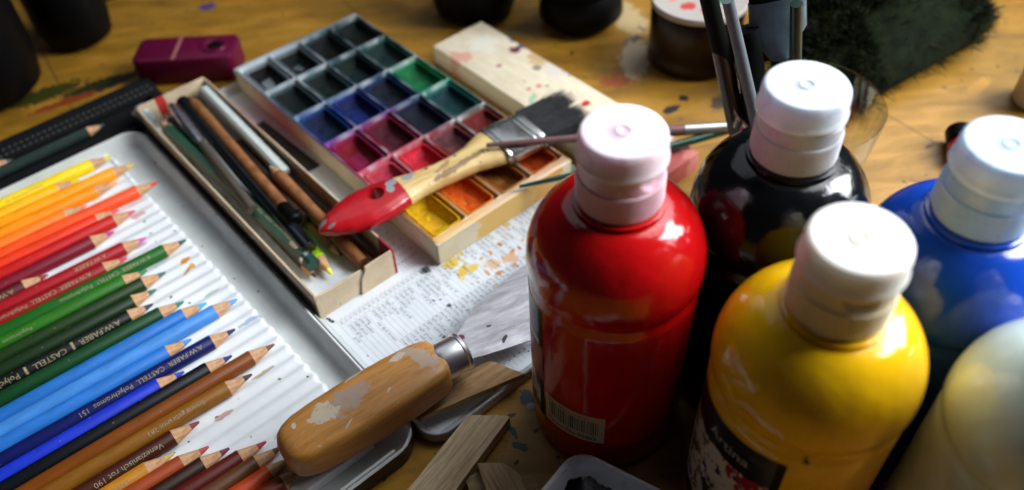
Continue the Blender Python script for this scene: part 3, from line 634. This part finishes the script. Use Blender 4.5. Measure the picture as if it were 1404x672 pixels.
p0, p1, p2 = at(712, 256, 2.25), at(795, 238, 2.2), at(1002, 177, 1.95); p3 = p2+(p2-p1).normalized()*2.0
thin_brush('dark green brush lying over the front corner of the watercolour box', [p0, p1, p2, p3], [.11, .22, .3, .24], plain('green_lacquer', (.006, .05, .028), .2, .3, 1, coat=.4))

# ================================================================== SCRAPER (PUTTY KNIFE)
sp = thing('scraper', 'worn scraper with thick wooden handle and wide steel blade lying on the tin edge', 'scraper', (-10.78, 19.29, 2.45), math.radians(33.7))
HP = [(-.12, .55, .45), (0, .82, .75), (.15, 1.05, .95), (.5, 1.3, 1.08), (1.0, 1.48, 1.15), (2.2, 1.62, 1.18), (4.0, 1.70, 1.2), (6.0, 1.66, 1.18), (7.4, 1.58, 1.12), (8.05, 1.42, 1.05), (8.3, 1.2, .98), (8.38, 1.0, .9)]
def hsec(x, hw, ht, n=40):
    L = []
    for k in range(n):
        a = 2*PI*k/n; c_, s__ = math.cos(a), math.sin(a); e = 2/4.6
        y, z = hw*math.copysign(abs(c_)**e, c_), ht*math.copysign(abs(s__)**e, s__)
        L.append((x, y*.9+.06, z*.93))
    return L
hw_spots = [(3.5, .3, 1.5, .62, 6, '#b09684'), (2.35, .3, .75, .55, 6, '#cfc0a8'), (6.6, .95, .55, .22, 10, '#cdbfac'), (4.4, 1.35, .6, .14, 10, '#cdbca4'), (7.5, .2, .5, .95, 20, '#b9a08a'), (.9, .6, .13, .17, 0, '#cfc6b6'), (5.3, -.45, .2, .06, 30, '#c9c0b0'), (4.8, -1.7, .45, .1, 10, '#13261f'), (2.9, -.9, .3, .05, 30, '#c0b4a4')]
hm = woodmat('worn_beech_handle', '#aa7030', '#c98d46', (.3, 2.2, 2.2), 1.3, .45, .1, worn=4.0, spots=hw_spots, speck=(2.6, .75, '#c9bba6', .02, 2), coat=.1)
b = MB(); b.loft([hsec(*q) for q in HP]); b.build('handle', hm, sp, smooth=60)
b = MB(); b.rod([(8.2, 0, .05), (8.36, 0, .05), (9.4, 0, .03), (9.46, 0, .03), (9.62, 0, .03), (9.7, 0, .03)], [.98, 1.03, .98, 1.03, 1.03, .9], 40, flat=.92); b.build('ferrule', plain('chrome', (.86, .86, .88), .34, .05, 1, metal=1), sp, smooth=40)
up = [at(618, 468, 2.35), at(628, 455, 2.25), at(650, 420, 1.95), at(690, 385, 1.55), at(727, 357, 1.2), at(742, 346, 1.05)]
lo = [at(636, 498, 2.35), at(640, 493, 2.25), at(662, 487, 2.0), at(700, 475, 1.65), at(729, 465, 1.3), at(748, 458, 1.1)]
inv = (Matrix.Translation(Vector((-10.78, 19.29, 2.45))) @ Matrix.Rotation(math.radians(33.7), 4, 'Z')).inverted()
L = []
for u, l in zip(up, lo):
    u2, l2 = inv @ u, inv @ l; row = []
    for k in range(9): row.append(u2.lerp(l2, k/8)+Vector((0, 0, -.04)))
    for k in range(9): row.append(l2.lerp(u2, k/8)+Vector((0, 0, -.12)))
    L.append(row)
t = NT('scratched_steel'); n1 = t.noise(1.0, 7, .75, (.35, 2.2, 1), .4); n2 = t.noise(4, 5, .75, (.3, 2, 1))
c = t.ramp(n1.outputs['Fac'], [(.3, (.14, .135, .14)), (.5, (.24, .235, .25)), (.7, (.36, .36, .38))]); c = t.mix(t.maprange(n2.outputs['Fac'], .62, .7, 0, .6), c, (.16, .14, .15)); c = t.spots(c, [(12.0, -.2, .3, .1, 40, '#2a2628'), (11.8, .9, .15, .08, 0, '#3a3034'), (10.0, .9, .3, .2, 0, '#5a2a38')], .5, 3)  # last spot paints a small magenta reflection into the blade base colour
t.bump(n1.outputs['Fac'], .03); bm2 = t.set(c, t.maprange(n1.outputs['Fac'], .3, .7, .5, .34), metal=.75)
b = MB(); b.loft(L); b.build('blade', bm2, sp, smooth=30)

# ================================================================== WOOD SCRAPS
def scrap(label, pts, z0, z1, dk, lt, an, tilt=0, grp='broken pieces of wood by the red bottle'):
    c = sum((Vector((p.x, p.y, 0)) for p in pts), Vector())/len(pts); n = len(pts)
    R_ = Matrix.Rotation(-math.radians(an), 3, 'Z'); Q = [R_ @ (Vector((p.x, p.y, 0))-c) for p in pts]
    b = MB(); lo_, hi_ = [], []; q = 7
    for k in range(n):
        A, B = Q[k], Q[(k+1) % n]
        for j in range(q):
            P = A.lerp(B, j/q); w_ = .0 if j == 0 else .05
            P = P+Vector((nz((P.x, P.y, 1.1), 2.2), nz((P.x, P.y, 5.1), 2.2), 0))*w_
            hi_.append((P.x, P.y, z1+tilt*P.x+.03*nz((P.x, P.y, 2), 1.5))); lo_.append((P.x*1.0+.03*nz((P.x, P.y, 9), 2), P.y, z0+tilt*P.x))
    b.loft([lo_, hi_])
    return tag(b.build('wood_scrap', woodmat('split_wood', dk, lt, (.22, 3.6, 2.4), 1.6, .8, 1.0), loc=c, rotz=math.radians(an), smooth=0, bevel=.02), label, 'wood scrap', grp)
scrap('long split strip of pale wood on the table below the lid corner', [at(641, 569, .75), at(693, 569, .75), at(699, 572, .75), at(622, 676, .75), at(612, 690, .75), at(545, 688, .75)], .02, .75, '#b8966a', '#f2d8b0', 52)
scrap('short upright-ended wood chip at the bottom edge beside the white dish', [at(654, 635, .95), at(690, 634, .95), at(712, 650, .95), at(735, 700, .95), at(676, 700, .95)], .45, .95, '#b48e60', '#eccb9a', 115)
scrap('pale splintered wood chip under the other two pieces', [at(636, 655, .4), at(662, 643, .4), at(735, 655, .4), at(748, 690, .4), at(650, 690, .4)], .02, .4, '#a58a5e', '#cdb688', 10)
scrap('thin smooth wood slat lying in the lid under the scraper blade', [at(668, 493, 1.15), at(719, 512, 1.15), at(577, 573, 1.15), at(540, 560, 1.15)], .78, 1.15, '#a07c52', '#cfa878', 33, grp=None)

# ================================================================== WHITE DISH
dc = at(790, 612, 2.2); 
dish = thing('white_dish', 'square white dish smeared with black paint at the bottom edge', 'dish', (dc.x, dc.y, 0), math.radians(0))
e1 = (at(740, 672, 2.2)-dc).normalized(); e2 = (at(900, 667, 2.2)-dc).normalized()
def dl(i, z, rad):
    # skewed rounded square with its far corner at the origin
    P = rr(i, 9-i, i, 9-i, rad, 7); out = []
    for a, c in P: v = e1*a+e2*c; out.append((v.x, v.y, z))
    return out
t = NT('smeared_porcelain'); gm = t.noise(.7, 5, .6); co = t.n('ShaderNodeSeparateXYZ'); t.l(t.coord(), co.inputs[0])
hz = t.n('ShaderNodeMath', operation='MULTIPLY_ADD'); t.l(gm.outputs['Fac'], hz.inputs[0]); hz.inputs[1].default_value = 1.4; t.l(co.outputs['Z'], hz.inputs[2])
c = t.mix(t.maprange(hz.outputs[0], 1.95, 2.02, 1, 0), (.84, .82, .86), (.012, .014, .013))
nn = t.noise(1.5, 5, .7, (2, .6, 1)); c = t.mix(t.maprange(nn.outputs['Fac'], .68, .70), c, (.012, .012, .02)); c = t.mix(t.maprange(t.noise(.9, 3, .5).outputs['Fac'], .62, .7, 0, .5), c, '#8f84a0')
dm_in = t.set(c, .22)
dm = plain('white_porcelain', (.86, .85, .86), .2, .06, 1)
b = MB(); b.loft([dl(.9, 0, .6), dl(.75, .1, .7), dl(.05, 1.95, 1.0), dl(0, 2.1, 1.0), dl(.05, 2.2, 1.0), dl(.15, 2.22, .95), dl(.26, 2.14, .9), dl(.5, 1.5, .8), dl(.9, .5, .6), dl(1.2, .25, .5), dl(1.6, .2, .5)], mats=[0, 0, 0, 0, 0, 0, 1, 1, 1, 1, 1])
b.build('dish_body', [dm, dm_in], dish, smooth=50)
b = MB(); b.loft([dl(.92, .62, .6), dl(1.3, .66, .5), dl(3, .62, .5)], True, True); b.build('black_paint', plain('wet_black_paint', (.006, .008, .008), .15), dish)

# ================================================================== PAINT BOTTLES
BPROF = [(0.2, .12), (2.6, .06), (3.1, 0), (3.35, .08), (3.5, .35), (3.53, .8), (3.53, 9.9), (3.5, 10.15), (3.40, 10.38), (3.42, 10.55), (3.53, 10.75), (3.6, 11.0), (3.605, 11.4)]
for k in range(1, 15):
    a = math.asin(min(1, k/14*.985)); z = 11.4+3.05*math.sin(a); r = 1.0+2.6*math.cos(a)
    if r > 1.78: BPROF.append((r, z))
BPROF += [(1.72, 14.22), (1.7, 14.3), (1.78, 14.33), (1.78, 14.42), (1.6, 14.45), (1.5, 14.46)]
def knurl(r, z, a):
    if 14.6 < z < 15.75: return r*(1+.016*(1 if int(round(a/(2*PI)*168)) % 2 else -1))
    return r
def capmat(name, col, sss=1.0, smudge=None):
    t = NT(name); n = t.noise(.8, 3, .5); c = t.ramp(n.outputs['Fac'], [(.3, tuple(k*.95 for k in col)), (.7, col)])
    if smudge: c = t.mix(t.maprange(t.noise(1.1, 5, .7).outputs['Fac'], .55, .75, 0, .4), c, smudge)
    rg = t.maprange(t.noise(2.5, 4, .7).outputs['Fac'], .3, .7, .22, .42)
    return t.set(c, rg, sss=sss*.8, sssr=.0045)
CAPP = [(1.3, 14.47), (1.6, 14.47), (1.63, 14.55), (1.64, 14.62), (1.635, 15.0), (1.63, 15.7), (1.57, 15.76), (1.58, 15.84), (1.575, 16.36), (1.50, 16.40)]
LIDP = [(1.48, 16.46), (1.66, 16.47), (1.69, 16.52), (1.69, 16.62), (1.64, 16.70), (1.625, 16.8), (1.60, 17.3), (1.57, 17.47), (1.50, 17.57), (1.40, 17.60), (1.30, 17.58), (.9, 17.55), (.34, 17.54), (.30, 17.565), (.24, 17.57), (.2, 17.54), (.12, 17.5), (.02, 17.49)]
def bottle(label, x, y, col, capc, rough=.13, sc=1.0, notch=None, var=.1, lidshift=(0, 0), coat=.15, inner=None, sss=0.0, collar=(.6, .6, .6)):
    o = thing('paint_bottle', label, 'bottle', (x, y, 0), 0, 'plastic paint bottles with white flip caps')
    t = NT('bottle_paint'); n = t.noise(.35, 4, .55, None, 1.2); n2 = t.noise(.9, 3, .5)
    c = t.ramp(n.outputs['Fac'], [(.3, tuple(k*(1-var) for k in col)), (.7, tuple(min(1, k*(1+var)) for k in col))])
    sc_ = t.noise(1.4, 6, .8, (1, 1, .35), 1.5); c = t.mix(t.maprange(sc_.outputs['Fac'], .66, .72, 0, .05), c, (.7, .7, .7))
    t.bump(n2.outputs['Fac'], .16, .004); rough_ = t.maprange(t.noise(.7, 6, .75, (1, 1, .5), 1.0).outputs['Fac'], .42, .66, rough, rough+.08); bm = t.set(c, rough_, spec=.45, coat=coat, sss=sss, sssr=.01)
    b = MB(); b.lathe([(r*sc if z < 14 else r, z) for r, z in BPROF], 96); b.build('bottle_body', bm, o, smooth=50)
    sm_ = tuple(.5*a+.5*b_ for a, b_ in zip(col, capc)); cm = capmat('cap_plastic', capc, 1.0, sm_)
    def fn(r, z, a):
        r = knurl(r, z, a)
        if notch is not None and 15.75 < z < 16.55:
            d = math.atan2(math.sin(a-notch), math.cos(a-notch)); u = 1-(d/.42)**2-((16.55-z)/.75)**2
            if u > 0: r -= .16*min(1, u*2.5)
        return r
    cp = []
    for k in range(len(CAPP)-1):
        (r0, z0), (r1, z1) = CAPP[k], CAPP[k+1]; nn_ = 6 if (z1-z0) > .3 else 1
        for q in range(nn_): cp.append((r0+(r1-r0)*q/nn_, z0+(z1-z0)*q/nn_))
    cp.append(CAPP[-1])
    b = MB(); b.lathe(cp, 168, fn=fn); cap = b.build('cap', capmat('cap_collar_plastic', collar, 1.0, sm_), o, smooth=25)
    b = MB(); b.lathe(LIDP, 96, lidshift[0], lidshift[1]); b.build('cap_lid', cm, cap, smooth=35)
    b = MB(); b.lathe([(.31, 17.545), (.29, 17.575), (.23, 17.58), (.2, 17.55), (.02, 17.525)], 32, lidshift[0], lidshift[1], cap0=False); b.build('gate_mark', plain('tinted_mark', tuple(.75*a+.25*b_ for a, b_ in zip(capc, col)), .35), cap)
    return o
RED = bottle('red paint bottle with pinkish white cap, nearest the scraper', 4.12, 22.5, (.50, .004, .005), (.89, .75, .82), collar=(.76, .49, .57), notch=math.radians(-50), coat=.25, rough=.12)
BLK = bottle('black paint bottle with bluish white cap behind the yellow bottle', 11.15, 24.43, (.004, .005, .006), (.72, .79, .89), collar=(.46, .48, .52), lidshift=(-.07, .03))
YEL = bottle('yellow paint bottle with creamy white cap in the front', 10.47, 16.81, (.86, .49, .004), (.91, .88, .82), collar=(.78, .69, .45), notch=math.radians(-95), sss=.15)
BLU = bottle('blue paint bottle with pale blue cap at the right edge', 16.75, 20.55, (.008, .062, .46), (.62, .76, .95), collar=(.32, .47, .72), sc=.972)
WHT = bottle('white paint bottle at the bottom right with its cap out of frame', 17.6, 13.7, (.68, .84, .86), (.8, .8, .78), sc=.972, sss=.1, coat=.5)
def wrapped(name, mat, parent, a0, a1, z0, z1, R=3.545, n=24, off=0.0, zfun=None):
    L = [[], []]
    for k in range(n+1):
        a = a0+(a1-a0)*k/n; dz = zfun(k/n) if zfun else 0
        L[0].append((R*math.cos(a), R*math.sin(a), z0+dz)); L[1].append((R*math.cos(a), R*math.sin(a), z1+dz))
    b = MB(); b.loft(L, False, False, closed=False); return b.build(name, mat, parent, smooth=60)
def wraptext(body, size, a0, z0, R, mat, parent, name='lettering', bold=0.0, res=3):
    vs, fs = text_mesh(body, size, bold=bold, res=res, cuts=((0, .12),)); b = MB()
    b.add([(R*math.cos(a0+x/R), R*math.sin(a0+x/R), z0+y) for x, y, z in vs], fs); return b.build(name, mat, parent, smooth=0)
D = math.radians
def label_set(o, a1, logo=True, word='Artina', ztop=9.65):
    """black wrap label: dark band with lettering over a white field splashed black and red"""
    t = NT('label_print'); n = t.noise(1.3, 6, .7); co = t.n('ShaderNodeSeparateXYZ'); t.l(t.coord(), co.inputs[0])
    sp1 = t.mix(t.maprange(n.outputs['Fac'], .53, .545), (.62, .60, .52), (.01, .01, .012))
    n2 = t.noise(.8, 5, .65, (1, 1, .6)); sp2 = t.mix(t.maprange(n2.outputs['Fac'], .54, .56), sp1, (.35, .01, .012))
    hz = t.n('ShaderNodeMath', operation='MULTIPLY_ADD'); t.l(n.outputs['Fac'], hz.inputs[0]); hz.inputs[1].default_value = .5; t.l(co.outputs['Z'], hz.inputs[2])
    c = t.mix(t.maprange(hz.outputs[0], 7.95, 7.98), sp2, (.008, .008, .009)); c = t.mix(t.maprange(co.outputs['Z'], 3.0, 3.02, 1, 0), c, (.008, .008, .009))
    lb = wrapped('label', t.set(c, .3), o, D(-235), D(a1), 2.2, ztop, 3.545, 40)
    b_ = wrapped('label_edge', M['black'], lb, D(a1-5), D(a1), 2.2, ztop-.02, 3.549, 6)
    return lb
lb = label_set(YEL, -115); wraptext('Artina', .78, D(-167), 8.32, 3.553, plain('pale_print', (.42, .42, .42), .5), lb, res=4)
vs_ = wraptext('Acrylic', .34, D(-137), 9.0, 3.553, plain('dim_print', (.05, .05, .05), .5), lb, res=2, name='small_lettering')
lb = label_set(RED, -151, ztop=9.9)
ob = wrapped('orange_stripe', plain('orange_print', '#c98a3c', .4), lb, D(-215), D(-151), 1.7, 2.25, 3.552, 20)
wrapped('label_field', plain('red_print', (.32, .02, .02), .35), lb, D(-215), D(-151.5), 5.0, 7.4, 3.551, 20)
# barcode sticker on the red bottle
st = wrapped('barcode_sticker', plain('cream_sticker', '#cfb992', .5), RED, D(-148), D(-99), 2.45, 4.5, 3.55, 24)
b = MB(); r6 = random.Random(8); a = -144.0
while a < -103:
    w_ = r6.choice((.35, .35, .7, 1.05)); R_ = 3.556
    A0, A1 = D(a), D(a+w_); z0 = 3.05 if r6.random() > .12 else 2.95
    b.add([(R_*math.cos(A0), R_*math.sin(A0), z0), (R_*math.cos(A1), R_*math.sin(A1), z0), (R_*math.cos(A1), R_*math.sin(A1), 4.1), (R_*math.cos(A0), R_*math.sin(A0), 4.1)], [(0, 1, 2, 3)]); a += w_+r6.choice((.4, .4, .75, 1.0))
b.build('bars', M['ink'], st, smooth=0)
wraptext('Order No 80402', .36, D(-145), 2.62, 3.556, M['ink'], st, bold=.006)
wraptext('Artina  Made in Germany', .2, D(-145), 4.2, 3.556, M['ink'], st, name='small_lettering')
b = MB(); b.lathe([(.1, 0), (.09, .03), (.02, .04)], 12); dot = b.build('dirt_speck', M['ink'], YEL); dot.location = Vector((3.54*math.cos(D(-107)), 3.54*math.sin(D(-107)), 10.2))*S; dot.rotation_euler = (0, PI/2, D(-107))
wrapped('label', M['black'], BLK, D(-235), D(-130), 2.2, 9.6, 3.545, 30)
wrapped('label', M['black'], BLU, D(-235), D(-130), 2.2, 9.6, 3.545*.972, 30)

# ================================================================== BACKGROUND THINGS
def pot(label, x, y, prof, mat, name='paint_pot', cat='pot', parts=(), n=56):
    o = thing(name, label, cat, (x, y, 0)); b = MB(); b.lathe(prof, n); b.build('pot_body', mat, o, smooth=50)
    for nm, pr, m_ in parts: b = MB(); b.lathe(pr, n); b.build(nm, m_, o, smooth=50)
    return o
def P(px, py): p = at(px, py, 0); return p.x, p.y
x, y = P(652, 12); pot('small black glazed pot behind the wooden block', x, y, [(.1, 0), (2.6, 0), (3.2, .6), (3.5, 2.2), (3.3, 4.4), (2.7, 5.6), (2.75, 6.2), (2.3, 6.25), (2.2, 5.5), (.1, 5.0)], M['black'])
x, y = P(796, 26); pot('black waisted pot standing between the wooden block and the brown jar', x, y, [(.1, 0), (2.5, 0), (3.3, .9), (3.2, 2.2), (2.8, 3.0), (3.4, 3.8), (3.7, 6.0), (3.5, 8.4), (3.1, 9.2), (2.8, 9.2), (2.9, 8.4), (.1, 8.0)], M['black'])
x, y = P(948, 78)
t = NT('spotted_lid'); c = t.spots((.42, .38, .35), [(-1.0, -1.2, .6, .5, 0, '#b8423c'), (.4, -1.9, .8, .5, 20, '#cf6a62'), (-2.0, .2, .4, .6, 0, '#c9776c'), (1.6, -.6, .6, .5, 0, '#1c6a44'), (1.0, .6, .9, .7, 30, '#1c6a44'), (-.4, .6, .5, .3, 0, '#d89a90')], .5, 1.2)
pot('dark brown jar with a pink and green spotted white lid', x, y, [(.1, 0), (3.0, 0), (3.25, .3), (3.25, .9), (3.1, 1.2), (3.25, 1.6), (3.3, 4.4), (3.1, 4.7), (.1, 4.7)], plain('brown_glaze', (.010, .003, .002), .35, spec=.25), 'jar', 'jar',
    [('lid', [(3.0, 4.65), (3.4, 4.7), (3.45, 4.95), (3.35, 5.1), (2.9, 5.02), (.05, 4.95)], t.set(c, .5))])
x, y = P(-12, 128); pot('large black round pot at the left edge', x, y, [(.1, 0), (2.9, 0), (3.9, .8), (4.3, 3.0), (4.3, 9.0), (3.8, 11), (.1, 11.3)], M['black'])
x, y = P(113, 52); pot('black round pot in the upper left beside the larger one', x, y, [(.1, 0), (1.8, 0), (2.5, .5), (2.75, 2.0), (2.7, 7.0), (2.3, 8.0), (.1, 8.2)], M['black'])
x, y = P(62, 40); b = MB(); b.lathe([(.1, 0), (.75, 0), (.8, .2), (.8, 5), (.5, 5.6), (.5, 6.4), (.05, 6.5)], 28); tag(b.build('paint_tube', plain('pale_blue_grey', (.30, .42, .46), .35), loc=(x, y, 0)), 'pale blue-grey tube standing between the two black pots', 'tube')
x, y = P(40, 20); p = at(165, 8); b = MB(); b.rbox(-4, 3, -.8, .8, 0, 1.0, .3, .2); tag(b.build('black_marker_case', M['black'], loc=(p.x-1, p.y+2.0, 0), rotz=.6), 'dark case lying at the top edge left of the sharpener', 'case')
# sharpener
sh_ = thing('pencil_sharpener', 'magenta plastic box sharpener with a round hole, behind the cardboard box', 'sharpener', (-23.3, 54.1, 0), math.radians(-1))
mag = plain('magenta_plastic', (.10, .002, .026), .35, spec=.3)
b = MB(); b.rbox(-3.75, 3.75, -1.6, 1.6, 0, 2.15, .6, .22, 6); b.build('sharpener_body', mag, sh_)
b = MB(); b.rbox(-.75, -.5, -1.55, 1.55, 2.14, 2.17, .02, .01); b.build('groove', plain('pale_magenta', (.34, .12, .13), .4), sh_)
b = MB(); b.lathe([(1.0, 2.14), (.95, 2.24), (.6, 2.22), (.52, 2.16)], 32, 2.1, .1, cap0=False, cap1=False); b.build('hole_rim', mag, sh_)
b = MB(); b.lathe([(.55, 2.152), (.5, 2.156)], 32, 2.1, .1); b.build('hole', M['black'], sh_)
# glass jar with brushes behind the black bottle
gx, gy = 16.4, 35.6
t = NT('clear_glass'); gl = t.m; tr_ = t.n('ShaderNodeBsdfTransparent'); tr_.inputs[0].default_value = (.95, .97, .96, 1); gs = t.n('ShaderNodeBsdfGlossy'); gs.inputs['Roughness'].default_value = .06
fr = t.n('ShaderNodeLayerWeight'); fr.inputs['Blend'].default_value = .35; mxs = t.n('ShaderNodeMixShader'); t.l(t.maprange(fr.outputs['Facing'], 0, 1, .03, .5), mxs.inputs[0]); t.l(tr_.outputs[0], mxs.inputs[1]); t.l(gs.outputs[0], mxs.inputs[2])
t.l(mxs.outputs[0], [n for n in t.t.nodes if n.type == 'OUTPUT_MATERIAL'][0].inputs[0])
jar = thing('glass_jar', 'wide clear glass jar holding brushes behind the black bottle', 'jar', (gx, gy, 0))
b = MB(); b.lathe([(.1, 0), (2.9, 0), (3.2, .3), (3.5, 3), (4.05, 7.85), (4.07, 8.0), (4.03, 8.04), (3.99, 8.0), (3.97, 7.85), (3.42, 3.0), (2.95, .8), (.1, .7)], 72); b.build('glass_wall', gl, jar, smooth=60)
def upright(label, base, top, r, mat, head=None, hm_=None, cat='paintbrush', name='standing_brush', flat=1.0, gm=None):
    o = thing(name, label, cat, base); d = Vector(top)-Vector(base)
    b = MB(); b.rod([(0, 0, 0), d*.5, d], [r*.8, r, r*.9], 16); b.build('handle', mat, o, smooth=60)
    if head:
        w_, ln = head; u = d.normalized(); side = u.cross(Vector((0, 1, 0))).normalized(); fw = side.cross(u)
        def sec(s_, ww, th): return [d+u*s_+side*(ww*math.cos(2*PI*k/20))+fw*(th*math.sin(2*PI*k/20)) for k in range(20)]
        b = MB(); b.loft([sec(-.3, r*1.1, r*1.1), sec(.8, w_*.8, r), sec(1.2, w_, r*.9), sec(ln*.45, w_, r*.85)]); b.build('ferrule', gm or M['silver'], o)
        b = MB(); b.loft([sec(ln*.45, w_*.96, r*.8), sec(ln*.8, w_*1.0, r*.7), sec(ln, w_*.7, .1)]); b.build('bristles', hm_ or M['black'], o)
    return o
def aim(px, py, z): return at(px, py, z)
dkw = plain('dark_lacquer', (.004, .006, .0055), .7, spec=.08); 
base = Vector((gx, gy, .75))
upright('slender brush with pale metal handle leaning left in the glass jar', base+Vector((-.6, -1.2, 0)), at(998, 0, 15.5), .32, plain('pale_metal', (.12, .15, .17), .6), None)
upright('wide flat brush with blue-grey metal ferrule standing in the glass jar', base+Vector((.3, .6, 0)), at(1068, 70, 10.5), .5, dkw, (1.45, 7), gm=plain('blue_grey_metal', (.10, .15, .18), .5, .4, .6))
upright('black brush handle leaning behind the wide flat brush in the glass jar', base+Vector((-1.5, 1.0, 0)), at(970, -10, 14.5), .5, dkw, None)
upright('dark green brush handle leaning right of the wide flat brush', base+Vector((1.0, 1.3, 0)), at(1092, 5, 14), .34, plain('dark_green_lacquer', (.01, .03, .02), .3), None)
upright('thick black brush standing at the front of the glass jar', base+Vector((-1.0, -1.6, 0)), at(1022, 40, 12), .75, dkw, None)
upright('dark brown brush handle half hidden at the left of the glass jar', base+Vector((-1.9, -.3, 0)), at(985, 60, 11.5), .45, plain('dark_brown_lacquer', (.03, .014, .008), .35), None)
# green brush / sponge
d0 = Vector((21.4, 42.0, 0)); an = math.radians(31)
spg = thing('scrubbing_pad', 'dark green mossy scrubbing pad lying in the upper right', 'pad', (d0.x, d0.y, 0), an)
b = MB(); L = []
for (ins_, z) in ((1.7, 0), (.7, .7), (.1, 1.6), (.2, 2.6), (.8, 3.6), (1.9, 4.4), (3.2, 4.9), (4.4, 5.1)):
    P_ = rr(ins_, 19-ins_, ins_*.9, 11-ins_*.9, 5.2, 14); L.append([(x+1.3*nz((x, y, z), .3)+.4*nz((x, y, z+4), .8), y+.9*nz((y, x, z+9), .28), max(0, z+1.1*nz((x, y, 3), .22)*min(1, z/2)+.35*nz((x, y, z+3), .7))) for x, y in P_])
b.loft(L); gm_ = plain('moss_green_fibre', (.006, .010, .003), .95, .6, .9, bump=.8, bs=3, spec=.1); b.build('pad_core', gm_, spg, smooth=60)
b = MB(); r7 = random.Random(2); core = L
for k in range(11000):
    li = r7.randint(1, len(L)-2); i = r7.randint(0, len(L[0])-1); f = r7.random(); g_ = r7.random(); n_ = len(L[0])
    A = Vector(L[li][i]).lerp(Vector(L[li][(i+1) % n_]), f); B = Vector(L[li+1][i]).lerp(Vector(L[li+1][(i+1) % n_]), f); p = A.lerp(B, g_)
    if r7.random() < .45: p = (lambda a_, b_: Vector((a_, b_, 4.7+1.1*nz((a_, b_, 3), .22)+.3*nz((a_, b_, 1), .7))))(r7.uniform(4, 15), r7.uniform(3.8, 7.2))
    c_ = Vector((9.5, 5.5, 1.5)); d = (p-c_); d = Vector((d.x/8.5, d.y/5.5, d.z/3)).normalized()+Vector((r7.gauss(0, .6), r7.gauss(0, .6), r7.gauss(0, .5))); d.normalize()
    ln = r7.uniform(.5, 1.0)*(1.2+1.1*nz((p.x, p.y, p.z), .6)); q = p+d*ln*.5+Vector((r7.gauss(0, .1), r7.gauss(0, .1), 0)); e = q+d*ln*.4+Vector((r7.gauss(0, .18), r7.gauss(0, .18), r7.gauss(0, .1)))
    b.rod([p-d*.2, q, e], [.035, .03, .01], 3, False, False)
fb_ = NT('moss_fibres'); c = fb_.ramp(fb_.noise(.6, 5, .7).outputs['Fac'], [(.35, (.003, .005, .0015)), (.55, (.014, .018, .005)), (.75, (.055, .060, .02))]); b.build('fibres', fb_.set(c, .9, spec=.15), spg, smooth=0)
p = at(1148, 60, 0); b = MB(); b.rbox(-3.2, 3.2, -3, 3, 0, 5.0, 1.4, .8); tag(b.build('wooden_block', woodmat('dark_brown_wood', '#060402', '#100904', (1, 1, .4), .8, .9, .3), loc=(22.0, 50.5, 0), rotz=math.radians(31)), 'dark brown wooden block left of the green scrubbing pad', 'wood block')
# small red tube with black cap
p = at(1309, 194, 0); tb = thing('small_paint_tube', 'small red tube with a black cap behind the blue bottle', 'paint tube', (p.x, p.y, 0))
ax = (at(1313, 225, 0)-at(1309, 194, 0)).normalized()
b = MB(); b.rod([Vector((0, 0, .85)), ax*.1+Vector((0, 0, .85)), ax*1.3+Vector((0, 0, .85)), ax*1.4+Vector((0, 0, .85))], [.65, .85, .85, .7], 22); b.build('cap', M['black'], tb)
b = MB(); b.rod([ax*1.35+Vector((0, 0, .85)), ax*1.6+Vector((0, 0, .85)), ax*2.6+Vector((0, 0, .8))], [.6, .85, .8], 22); b.build('tube_body', plain('red_tube', (.40, .012, .01), .3), tb)
x, y = P(1418, 140); b = MB(); b.lathe([(.1, 0), (1.3, 0), (1.5, .3), (1.5, 3.2), (1.2, 3.6), (.1, 3.6)], 36); tag(b.build('cream_pot', plain('cream_plastic', (.62, .55, .36), .4), loc=(x, y, 0)), 'small cream pot cut off by the right edge', 'pot')
p = at(1375, 2, 0); b = MB(); b.rbox(-6, 6, -2.2, 2.2, 0, 1.6, .5, .3); tag(b.build('black_box', M['black'], loc=(p.x+1.5, p.y+3.2, 0), rotz=math.radians(-22)), 'flat black box in the top right corner beyond the scrubbing pad', 'box')
